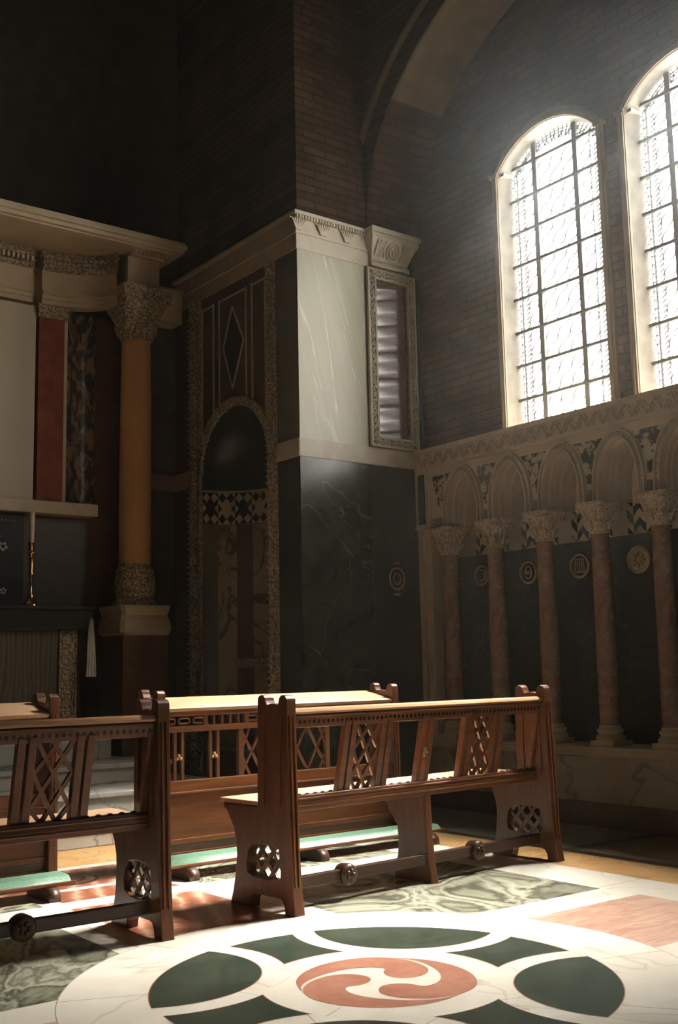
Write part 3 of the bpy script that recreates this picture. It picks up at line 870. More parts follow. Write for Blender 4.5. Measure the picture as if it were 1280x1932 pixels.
window(2, *WIN[1], 'tall arched window cut by the right edge of the photo')
window(3, *WIN[2], 'added unseen window in the next bay, lighting the altar side')

# ================================================================== SIDE WALL: dado, arcade, sill
XA = 5.90
dado = thing('wall_dado', 'low veined marble dado under the arcade', 'wall', kind='structure')
MB().box(XA - 0.03, 6.0, -2.5, YP, 0.0, 0.155).build('plinth', BROWNRED, dado, 0.004)
MB().box(XA, 6.0, -2.5, YP, 0.155, 0.48).build('dado_panel', DADO, dado)
mb = MB().box(XA - 0.035, 6.26, -2.5, YP, 0.475, 0.50).box(XA - 0.02, 6.0, -2.5, YP, 0.455, 0.478).box(XA - 0.045, 6.26, -2.5, YP, 0.50, 0.522)
mb.build('dado_ledge', STONE_ARC, dado, 0.004)

sill = MB().box(XA - 0.035, 6.16, -2.5, YP, 2.785, 2.818).box(XA - 0.01, 6.0, -2.5, YP, 2.672, 2.785).box(XA - 0.03, 6.0, -2.5, YP, 2.655, 2.674)
sill = sill.build('trim_1', STONE_ARC); tag(sill, 'pale stone sill course carved with zigzags above the arcade', 'trim', kind='structure')
mb = MB(); y = YP - 0.03; k = 0
while y > 2.6:
    mb.bar((XA - 0.012, y, 2.685 if k % 2 else 2.775), (XA - 0.012, y - 0.062, 2.775 if k % 2 else 2.685), 0.016, 0.012, (1, 0, 0))
    mb.bar((XA - 0.012, y - 0.031, 2.685 if k % 2 else 2.775), (XA - 0.012, y - 0.062, 2.73), 0.010, 0.010, (1, 0, 0))
    y -= 0.062; k += 1
o = mb.build('zigzag_carving', CARVED_ARC, sill)

COLY = [6.42 - 0.503 * i for i in range(7)]
ARC_A, ARC_B, ARC_Z, HP = 0.220, 0.385, 2.250, 0.2515
arcade = thing('wall_arcade', 'carved blind arcade of round arches below the windows', 'arcade', kind='structure')
mb = MB().box(6.22, 6.26, 2.5, YP, 0.52, 1.95, 0).box(6.215, 6.26, 2.5, YP, 2.19, 2.66, 1).box(6.21, 6.26, 2.5, YP, 1.95, 2.19, 1)
for i in range(6):                      # chevron band behind the capitals
    ym = (COLY[i] + COLY[i + 1]) / 2; cw = 0.052; n = 7
    for c in range(n):
        y0 = ym + (c - n / 2) * cw; y1 = y0 + cw
        s0, s1 = (0.0, 0.055) if c % 2 == 0 else (0.055, 0.0)
        for r in range(-1, 4):
            zb0 = 1.95 + r * 0.12 + (0.06 if (c // 2) % 2 else 0.0)
            q = [(y0, zb0 + s0), (y1, zb0 + s1), (y1, zb0 + s1 + 0.06), (y0, zb0 + s0 + 0.06)]
            q = [(yy, min(max(zz, 1.95), 2.19)) for yy, zz in q]
            mb.poly([(6.2085, yy, zz) for yy, zz in q], 2)
mb.build('back_panel', [WALLDARK, STONE_ARC, INK], arcade, recalc=False)
def sweep_arch(mb, ym, prof, mat=0, n=28):
    """prof: (inset from outer ellipse, x)"""
    rows = []
    zs = 2.165
    for k in range(-1, n + 2):
        row = []
        for ins, xx in prof:
            a, b_ = ARC_A - ins, ARC_B - ins * 1.15
            if k == -1: p = (ym + a, zs)
            elif k == n + 1: p = (ym - a, zs)
            else:
                t = pi * k / n; p = (ym + a * cos(t), ARC_Z + b_ * sin(t))
            row.append((xx, p[0], p[1]))
        rows.append(row)
    mb.grid(rows, mat, False)
for i in range(6):
    ym = (COLY[i] + COLY[i + 1]) / 2
    mb = MB()
    sweep_arch(mb, ym, [(0.004, 5.95), (0.004, 5.890), (0.014, 5.890), (0.014, 5.912)], 1)
    sweep_arch(mb, ym, [(0.014, 5.912), (0.046, 5.912)], 0)
    sweep_arch(mb, ym, [(0.046, 5.912), (0.046, 5.890), (0.056, 5.890), (0.056, 5.95), (0.064, 5.95), (0.067, 5.96), (0.067, 6.0), (0.075, 6.0), (0.075, 6.05), (0.079, 6.06), (0.085, 6.06), (0.085, 6.22)], 1)
    for k in range(34):          # bead row on the hood
        t = pi * (k + 0.5) / 34
        mb.sphere((5.909, ym + (ARC_A - 0.030) * cos(t), ARC_Z + (ARC_B - 0.035) * sin(t)), 0.0095, 1, 6, 4)
    a = mb.build('archivolt', [CARVED_ARC, STONE_ARC], arcade, recalc=False)
for i in range(7):                      # spandrels between neighbouring arches
    yc = COLY[i]
    pts = []
    n = 14
    hi = YP - 0.02 if i == 0 else yc + HP
    lo = yc - HP
    right = [(yc - HP + ARC_A * sin((pi / 2) * k / n), ARC_Z + ARC_B * cos((pi / 2) * k / n)) for k in range(n + 1)]  # from apex down to column
    left = [(yc + HP - ARC_A * cos((pi / 2) * k / n), ARC_Z + ARC_B * sin((pi / 2) * k / n)) for k in range(n + 1)] if i else [(YP - 0.02, ARC_Z)]
    loop = [(lo, 2.66)] + right + left + [(hi, 2.66)]
    mb = MB().prism([loop], PX, 5.916, 5.95)
    mb.build('spandrel', STONE_ARC, arcade)
    # mottled inlay, set in from the mouldings
    ao, bo = ARC_A + 0.012, ARC_B + 0.016
    inl = [(yc - HP + ao * cos(t), ARC_Z + bo * sin(t)) for t in [radians(58 - 52 * k / 12) for k in range(13)]]
    inr = [(yc + HP - ao * cos(t), ARC_Z + bo * sin(t)) for t in [radians(6 + 52 * k / 12) for k in range(13)]]
    pts = [p for p in inl if p[0] < yc - 0.003] + ([p for p in inr if p[0] > yc + 0.003] if i else [(yc + 0.03, 2.34), (yc + 0.10, 2.585)])
    ztop = 2.60
    pts = [(a_, min(b_, ztop)) for a_, b_ in pts]
    MB().prism([pts], PX, 5.910, 5.9165).build('breccia_inlay', BRECCIA, arcade)
mb = MB().box(5.88, 6.26, YP - 0.165, YP - 0.0, 2.20, 2.66, 0).box(5.876, 5.884, 6.575, 6.655, 2.21, 2.615, 1)
mb.box(5.87, 6.0, 6.53, YP, 2.165, 2.205, 0).box(5.895, 6.0, 6.635, YP, 0.52, 2.165, 0).box(5.905, 6.1, 6.54, 6.625, 0.52, 2.165, 0)
z = 0.6
while z < 2.12:
    mb.bar((5.895, 6.632, z), (5.895, 6.624, z + 0.03), 0.012, 0.016, (1, 0, 0)); z += 0.036
mb.build('end_pilaster', [STONE_ARC, INK], arcade, 0.002)

# wall columns
names = ['slim wall column in the corner beside the pier', 'slim wall column second from the pier', 'slim wall column third from the pier', 'slim wall column fourth from the pier', 'slim wall column fifth from the pier', 'slim wall column beyond the right edge']
col0 = None
for i in range(6):
    loc = (5.99, COLY[i], 0.522)
    if col0 is None:
        col0 = thing('wall_column', names[0], 'column', loc, group='slim columns of the blind arcade')
        mb = MB().box(-0.098, 0.098, -0.098, 0.098, 0, 0.035)
        mb.lathe([(0.096, 0.035), (0.100, 0.05), (0.096, 0.066), (0.084, 0.072), (0.080, 0.084), (0.088, 0.092), (0.090, 0.102), (0.084, 0.112), (0.074, 0.118), (0.072, 0.135)], (0, 0, 0), 28)
        mb.build('base', STONE_ARC, col0)
        MB().lathe([(0.070, 0.13), (0.069, 0.6), (0.066, 1.0), (0.063, 1.435)], (0, 0, 0), 28).build('shaft', COLSHAFT, col0)
        mb = MB().loft([(0.068, 1.425, 2), (0.074, 1.435, 2), (0.070, 1.447, 2), (0.078, 1.46, 2.2), (0.083, 1.50, 2.6), (0.094, 1.55, 3.2), (0.112, 1.60, 4.5), (0.122, 1.615, 7), (0.122, 1.643, 9)], (0, 0, 0), 32)
        for ring, (zz, r0, cnt, hh_) in enumerate(((1.455, 0.078, 8, 0.06), (1.51, 0.088, 8, 0.075))):
            for k in range(cnt):
                a = 2 * pi * (k + 0.5 * ring) / cnt
                p = [(cos(a) * (r0 + d), sin(a) * (r0 + d), zz + h) for d, h in ((0.0, 0), (0.010, hh_ * 0.5), (0.022, hh_ * 0.9), (0.030, hh_))]
                mb.tube(p, [0.010, 0.016, 0.013, 0.005], 6)
        for sx, sy in ((1, 1), (1, -1), (-1, 1), (-1, -1)):
            mb.sphere((sx * 0.098, sy * 0.098, 1.595), 0.020, 0, 8, 6)
        mb.build('capital', CARVED_ARC, col0)
    else:
        c = dup(col0, loc); c['label'] = names[i]

# gilt roundels on the arcade's back wall
def roundel(y, z, r, label, style):
    o = thing('wall_roundel', label, 'roundel', (6.205, y, z), group='inlaid roundels on the dark panels')
    mb = MB()
    mb.tube([(0, r * cos(2 * pi * i / 32), r * sin(2 * pi * i / 32)) for i in range(32)], 0.011, 6, closed=True, upv=(1, 0, 0))
    mb.build('rim', GOLD, o)
    mb = MB()
    if style == 0:
        mb.tube([(0, r * 0.55 * cos(a), r * 0.62 * sin(a)) for a in [radians(50 + 26 * i) for i in range(11)]], 0.010, 6, upv=(1, 0, 0))
    elif style == 1:
        mb.tube([(0, 0.42 * r * cos(2 * pi * i / 20), 0.6 * r * sin(2 * pi * i / 20)) for i in range(20)], 0.009, 6, closed=True, upv=(1, 0, 0)); mb.sphere((0, 0, 0), 0.02, 0, 8, 6)
    elif style == 2:
        for k in range(-2, 3): mb.tube([(0, k * 0.022, -0.045), (0, k * 0.018, 0.05)], 0.006, 5)
        mb.tube([(0, -0.05, -0.045), (0, 0.05, -0.045)], 0.006, 5); mb.tube([(0, -0.04, 0.05), (0, 0.04, 0.05)], 0.006, 5)
    else:
        mb.prism([[(r * cos(2 * pi * i / 32), r * sin(2 * pi * i / 32)) for i in range(32)]], lambda u, v, a: (a, u, v), 0.0, 0.012)
        for k in range(8):
            a = k * pi / 4; mb.tube([(-0.006, 0.02 * cos(a), 0.02 * sin(a)), (-0.006, 0.055 * cos(a), 0.055 * sin(a))], 0.010, 5, upv=(1, 0, 0))
    mb.build('emblem', GOLD, o)
roundel(6.29, 1.785, 0.072, 'gilt wall roundel nearest the pier with a crescent inside', 0)
roundel(5.79, 1.765, 0.078, 'gilt wall roundel with an oval ring inside', 1)
roundel(5.286, 1.772, 0.082, 'dim gilt wall roundel with upright strokes inside', 2)
roundel(4.765, 1.768, 0.088, 'bright gilt wall roundel with a star of petals', 3)
o = thing('wall_roundel', 'faint gilt roundel with small bars on the green pier slab', 'roundel', (5.655, YP - 0.016, 1.77), group='inlaid roundels on the dark panels')
mb = MB(); mb.tube([(0.075 * cos(2 * pi * i / 32), 0, 0.085 * sin(2 * pi * i / 32)) for i in range(32)], 0.009, 6, closed=True, upv=(0, 1, 0)); mb.build('rim', GOLD, o)
mb = MB(); mb.tube([(0.035 * cos(2 * pi * i / 20), 0, 0.045 * sin(2 * pi * i / 20)) for i in range(20)], 0.006, 6, closed=True, upv=(0, 1, 0))
for zz in (0.125, -0.125): mb.box(-0.03, 0.03, -0.004, 0.004, zz - 0.008, zz + 0.008)
mb.build('emblem', GOLD, o)

# ================================================================== SANCTUARY
def step(x1, y0, z0, z1, label):
    mb = MB().box(-1.6, x1, y0, 8.6, z0, z1 - 0.035)
    mb.box(-1.6, x1 + 0.015, y0 - 0.018, 8.6, z1 - 0.035, z1)
    o = mb.build('sanctuary_step', F_STEP, None, 0.006)
    return tag(o, label, 'step', 'pale marble sanctuary steps', 'structure')
step(4.45, 6.60, 0.0, 0.15, 'lowest pale marble sanctuary step')
step(4.25, 6.90, 0.15, 0.295, 'middle pale marble sanctuary step')
s3 = step(4.05, 7.45, 0.295, 0.431, 'top marble sanctuary step inlaid with dark loops')
mb = MB()
for i in range(5):
    c0 = 3.15 - 0.42 * i
    for rr in (0.20, 0.13):
        n = 36; P = [(c0 + rr * 1.2 * cos(2 * pi * k / n), 7.74 + rr * 0.9 * sin(2 * pi * k / n)) for k in range(n)]
        for k in range(n):
            mb.bar((*P[k], 0.4315), (*P[(k + 1) % n], 0.4315), 0.030, 0.0012)
mb.prism([[(3.30, 7.66), (3.62, 7.74), (3.30, 7.82)]], PZ, 0.4312, 0.4322)
mb.build('step_inlay', INK, s3)
s4 = MB().box(-1.5, 3.80, 7.93, 8.6, 0.431, 0.575).build('sanctuary_step', F_STEP, None, 0.006)
tag(s4, 'narrow dim step directly under the altar', 'step', 'pale marble sanctuary steps', 'structure')

altar = thing('altar', 'dark marble altar behind the left benches', 'altar', (2.4, 8.1, 0.575))
MB().box(-1.4, 1.25, -0.15, 0.32, 0.83, 1.01).box(-1.4, 1.27, -0.17, 0.32, 0.985, 1.01).build('mensa', BLACK_GREEN, altar, 0.006)
MB().box(-1.3, 1.0, -0.08, 0.3, 0.0, 0.83).build('front_slab', ALTARFRONT, altar)
mb = MB().box(1.0, 1.14, -0.09, 0.3, 0.0, 0.83)
for k in range(6):
    zc_ = 0.075 + 0.137 * k
    mb.tube([(1.07 + 0.045 * cos(2 * pi * i / 20), -0.092, zc_ + 0.055 * sin(2 * pi * i / 20)) for i in range(20)], 0.008, 6, closed=True, upv=(0, 1, 0))
    for s in (-1, 1): mb.bar((1.07 - 0.045, -0.092, zc_ + 0.068 - s * 0.025), (1.07 + 0.045, -0.092, zc_ + 0.068 + s * 0.025), 0.010, 0.010, (0, 1, 0))
mb.box(1.0, 1.012, -0.10, -0.09, 0, 0.83).box(1.128, 1.14, -0.10, -0.09, 0, 0.83)
mb.build('carved_pilaster', CARVED_WARM, altar)
MB().box(1.14, 1.20, -0.02, 0.3, 0.0, 0.83).build('end_slab', BLACK_GREEN, altar)

rows = []
for zz, wd, yy in ((1.495, 0.004, 0), (1.47, 0.012, 0), (1.42, 0.020, 0.004), (1.30, 0.030, 0.0), (1.15, 0.036, -0.004), (1.05, 0.040, 0.0)):
    rows.append([(wd * (-1 + 2 * i / 12), 7.915 + 0.10 * 0 + yy + 0.008 * sin(i * 1.6) - 0.01 * (1.5 - zz), zz) for i in range(13)])
back = [[(x, y + 0.012, z) for x, y, z in r[::-1]] for r in rows]
mb = MB().grid([a + b_ for a, b_ in zip(rows, back)], 0, True, True)
mb.v = [(x + 3.62, y, z) for x, y, z in mb.v]
o = mb.build('altar_linen', LINEN); tag(o, 'narrow white linen hanging from the altar end', 'linen')

cs = thing('candlestick', 'tall slim brass candlestick on the altar', 'candlestick', (3.21, 8.12, 1.587))
MB().lathe([(0.060, 0.0), (0.062, 0.012), (0.050, 0.028), (0.030, 0.045), (0.024, 0.06)], (0, 0, 0), 24).build('foot', BRASS, cs)
MB().lathe([(0.022, 0.06), (0.024, 0.085), (0.012, 0.10), (0.011, 0.22), (0.020, 0.235), (0.021, 0.25), (0.015, 0.265), (0.018, 0.36), (0.016, 0.39), (0.028, 0.405), (0.030, 0.415), (0.014, 0.43)], (0, 0, 0), 20).build('stem', BRASS, cs)
MB().lathe([(0.016, 0.425), (0.022, 0.435), (0.022, 0.49), (0.024, 0.495)], (0, 0, 0), 20).build('socket', BRASS, cs)
o = thing('candle', 'cream wax candle in the brass candlestick', 'candle', (3.21, 8.12, 2.083))
MB().lathe([(0.019, 0.0), (0.021, 0.09), (0.022, 0.225), (0.020, 0.232), (0.010, 0.230)], (0, 0, 0), 20).build('wax', WAX, o)
MB().tube([(0, 0, 0.228), (0.001, 0, 0.245)], 0.0015, 5).build('wick', INK, o)

# reredos
rer = thing('reredos', 'tall panelled marble reredos behind the altar', 'reredos', (0, 0, 0))
MB().box(1.2, 3.34, 8.44, 8.62, 2.45, 4.08).build('white_panel', WHITEPANEL, rer)
mb = MB().box(3.36, 3.58, 8.42, 8.62, 2.45, 3.99, 0).box(3.35, 3.60, 8.41, 8.62, 3.99, 4.015, 1).box(3.345, 3.605, 8.40, 8.62, 4.015, 4.10, 1)
mb.build('red_pilaster', [REDMARB, CARVED_WARM], rer)
MB().box(3.58, 3.62, 8.45, 8.62, 2.45, 4.08).build('pilaster_edge', STONE_WARM, rer)
cv = [(3.62 + 0.26 * sin(t * pi / 20) ** 1.0, 8.46 - 0.0 + 0.06 * sin(t * pi / 10)) for t in range(11)]
mb = MB().grid([[(x, y, z) for x, y in cv] for z in (2.45, 4.10)], 0, True); mb.box(3.61, 3.89, 8.53, 8.62, 2.45, 4.10)
mb.build('breccia_panel', BRECCIA_DARK, rer)
MB().box(3.88, 4.25, 8.52, 8.62, 1.5, 4.10).build('brown_panel', BROWNRED, rer)
MB().box(1.2, 3.87, 8.36, 8.62, 2.352, 2.455).build('shelf', STONE_WARM, rer, 0.006)
mb = MB().box(1.2, 3.28, 8.46, 8.62, 1.55, 2.352, 0)
for i, (xx, zz) in enumerate(((3.05, 2.16), (3.11, 2.08), (3.04, 1.95), (3.07, 1.80), (3.12, 1.73), (2.92, 2.10), (2.90, 1.88))):
    for k in range(5):
        a = 2 * pi * k / 5 + i
        rr = 0.026 if i < 2 else 0.018
        mb.sphere((xx + rr * cos(a), 8.457, zz + rr * sin(a)), rr * 0.52, 1, 8, 6, (1, 0.25, 1))
for k in range(9): mb.sphere((2.95 + 0.03 * k, 8.457, 2.29), 0.008, 1, 6, 4)
mb.build('inlay_panel', [BLACK_GREEN, SHELL], rer)
MB().box(3.28, 3.88, 8.50, 8.62, 1.5, 2.352).build('lower_panel', plain('umber_panel', (0.055, 0.04, 0.022), 0.4), rer)

# canopy over the altar
can = thing('altar_canopy', 'projecting stone canopy with curved frieze above the altar', 'canopy', (0, 0, 0))
plan = [(1.2, 8.42), (3.30, 8.42), (3.32, 8.50), (3.36, 8.50), (3.37, 8.40)] + [(3.37 + 0.525 * sin(t * pi / 32), 8.10 + 0.30 * cos(t * pi / 32)) for t in range(17)]
def run(mb, prof, mat=0, smooth=False):
    """prof rows (offset towards camera, z) following the plan"""
    rows = []
    for off, z in prof:
        rows.append([(x, y - off, z) for x, y in plan])
    mb.grid(rows, mat, smooth)
mb = MB(); run(mb, [(-0.12, 4.10), (0.0, 4.10), (0.0, 4.135), (0.012, 4.14), (0.012, 4.175), (0.025, 4.18), (0.025, 4.20), (0.0, 4.205), (0.0, 4.385)])
mb.build('frieze', STONE_WARM, can, recalc=False)
mb = MB(); run(mb, [(0.0, 4.385), (0.03, 4.40), (0.03, 4.425), (0.015, 4.43), (0.015, 4.475), (0.05, 4.48), (0.05, 4.50), (0.0, 4.51), (0.0, 4.58)])
mb.build('bed_moulding', CARVED_WARM, can, recalc=False)
mb = MB()
for i in range(50):
    x = 1.3 + 0.04 * i
    mb.box(x, x + 0.02, 8.36, 8.42, 4.432, 4.472)
for i in range(9): mb.box(4.0 + 0.04 * i, 4.02 + 0.04 * i, 7.97, 8.03, 4.545, 4.575)
mb.build('dentils', STONE_WARM, can)
mb = MB().box(1.2, 4.405, 7.87, 8.63, 4.575, 4.61).box(1.2, 4.425, 7.85, 8.63, 4.61, 4.645).box(1.2, 4.415, 7.86, 8.63, 4.645, 4.668)
mb.box(1.2, 4.37, 7.90, 8.63, 4.56, 4.576)
mb.build('cornice', STONE_WARM, can, 0.005)
mb = MB().box(3.97, 4.265, 8.05, 8.62, 4.305, 4.53).box(3.96, 4.275, 8.04, 8.62, 4.265, 4.305).box(3.985, 4.30, 8.02, 8.62, 4.53, 4.565)
mb.build('column_block', STONE_WARM, can, 0.004)
mb = MB().box(4.27, 4.69, 8.42, 8.62, 4.16, 4.44).box(4.27, 4.70, 8.41, 8.62, 4.44, 4.47)
mb.build('wall_return', STONE_WARM, can, 0.004)

yc = thing('marble_column', 'tall polished yellow marble column carrying the canopy', 'column', (4.125, 8.2, 0.431))
z0 = 0.431
mb = MB().box(-0.20, 0.20, -0.20, 0.20, 0.0, 0.95 - 0.0)
mb.build('pedestal_shaft', BROWNRED, yc, 0.004)
mb = MB().loft([(0.205, 0.94, 14), (0.225, 0.96, 14), (0.232, 1.00, 14), (0.222, 1.06, 14), (0.205, 1.10, 14), (0.225, 1.16, 14), (0.225, 1.178, 14)], (0, 0, 0), 48, 0, False)
mb.build('pedestal_cap', STONE_WARM, yc)
mb = MB().lathe([(0.185, 1.178), (0.187, 1.20), (0.165, 1.225), (0.152, 1.24), (0.160, 1.255), (0.166, 1.30), (0.168, 1.36), (0.160, 1.42), (0.150, 1.45), (0.158, 1.462), (0.158, 1.475), (0.142, 1.49), (0.138, 1.52)], (0, 0, 0), 40)
mb.build('base', CARVED_WARM, yc)
MB().lathe([(0.134, 1.50), (0.134, 2.2), (0.129, 2.9), (0.123, 3.425)], (0, 0, 0), 48).build('shaft', YELLOWCOL, yc)
mb = MB().loft([(0.126, 3.40, 2), (0.138, 3.415, 2), (0.130, 3.435, 2), (0.142, 3.46, 2.3), (0.155, 3.54, 3), (0.180, 3.62, 4), (0.205, 3.69, 6), (0.212, 3.715, 9)], (0, 0, 0), 48)
for ring, (zz, r0, cnt, hh_) in enumerate(((3.45, 0.140, 10, 0.11), (3.55, 0.156, 10, 0.13))):
    for k in range(cnt):
        a = 2 * pi * (k + 0.5 * ring) / cnt
        mb.tube([(cos(a) * (r0 + d), sin(a) * (r0 + d), zz + h) for d, h in ((0.0, 0), (0.012, hh_ * 0.5), (0.03, hh_ * 0.9), (0.045, hh_))], [0.018, 0.028, 0.022, 0.008], 6)
mb.box(-0.215, 0.215, -0.215, 0.215, 3.715, 3.76); mb.box(-0.225, 0.225, -0.225, 0.225, 3.76, 3.835)
mb.build('capital', CARVED_WARM, yc)

# ================================================================== BENCHES
def end_profile(seat=True):
    P = [(0.0, 0.0), (0.072, 0.0), (0.078, 0.035), (0.092, 0.058), (0.12, 0.064), (0.28, 0.064), (0.305, 0.055), (0.320, 0.03), (0.325, 0.0), (0.475, 0.0),
         (0.455, 0.06), (0.435, 0.14), (0.425, 0.22), (0.43, 0.29), (0.45, 0.345), (0.485, 0.39), (0.50, 0.415), (0.525, 0.425), (0.53, 0.447), (0.262, 0.447)]
    P += [(0.264, 0.48), (0.262, 0.70), (0.258, 0.86)]
    for k in range(7):
        a = -0.15 + pi * 1.05 * k / 6; P.append((0.228 + 0.029 * cos(a), 0.925 + 0.027 * sin(a)))
    P += [(0.190, 0.908), (0.148, 0.914), (0.106, 0.908)]
    for k in range(7):
        a = 0.0 + pi * 1.05 * k / 6; P.append((0.072 + 0.029 * cos(a), 0.925 + 0.027 * sin(a)))
    P += [(0.044, 0.88), (0.038, 0.60), (0.028, 0.25), (0.016, 0.10)]
    return P
LAT = [(0.105, 0.150), (0.150, 0.138), (0.30, 0.138), (0.345, 0.152), (0.352, 0.19), (0.34, 0.245), (0.31, 0.275), (0.25, 0.285), (0.17, 0.285), (0.115, 0.272), (0.100, 0.22)]
def lattice_bars(mb, x0, x1):
    xm = (x0 + x1) / 2
    for k in range(-4, 5):
        for d in (1, -1):
            # clip diagonal strips to the opening's bounding box
            c = 0.225 + k * 0.082
            pts = []
            for z in (0.138, 0.285):
                pts.append((c + d * (z - 0.21) * 0.9, z))
            (ya, za), (yb, zb_) = pts
            def clip(p, q):
                t0, t1 = 0.0, 1.0
                dy = q[0] - p[0]
                if abs(dy) < 1e-6: return (p, q) if 0.10 < p[0] < 0.35 else None
                ta, tb = (0.103 - p[0]) / dy, (0.349 - p[0]) / dy
                t0, t1 = max(t0, min(ta, tb)), min(t1, max(ta, tb))
                if t1 - t0 < 0.05: return None
                return ((p[0] + dy * t0, p[1] + (q[1] - p[1]) * t0), (p[0] + dy * t1, p[1] + (q[1] - p[1]) * t1))
            cc = clip((ya, za), (yb, zb_))
            if cc: mb.bar((xm, *cc[0]), (xm, *cc[1]), 0.018, 0.011, (1, 0, 0))

def end_panel(x0, x1, parent, face_sign):
    mb = MB().prism([end_profile(), LAT[::-1]], PX, x0, x1)
    o = mb.build('end_panel', WOODZ, parent, 0.006)
    mb = MB(); lattice_bars(mb, x0, x1)
    mb.build('lattice', WOODZ, o)
    # raised mouldings on both faces of the upright and along its back edge
    mb = MB()
    for xf, s in ((x0, -1), (x1, 1)):
        for ya, yb in ((0.085, 0.088), (0.205, 0.205)):
            mb.bar((xf + s * 0.003, ya + 0.006, 0.46), (xf + s * 0.003, yb, 0.86), 0.010, 0.012, (1, 0, 0))
    for d in (0.30, 0.70):
        xx = x0 + (x1 - x0) * d
        mb.bar((xx, 0.018, 0.12), (xx, 0.042, 0.86), 0.008, 0.012, (0, 1, 0))
    mb.build('moulding', WOOD, o)
    return o

LB = 1.905; TE = 0.056
def bp(x, s, d=0.0):
    """point on the leaning back: s 0..1 from lower rail to upper rail, d towards the sitter"""
    return (x, 0.168 - 0.085 * s + d, 0.47 + 0.375 * s + d * 0.2)
def backbar(mb, p, q, wd, dp, mat=0):
    mb.bar(p, q, dp, wd, (1, 0, 0) if abs(p[0] - q[0]) < 0.2 else (0, 0, 1), mat)

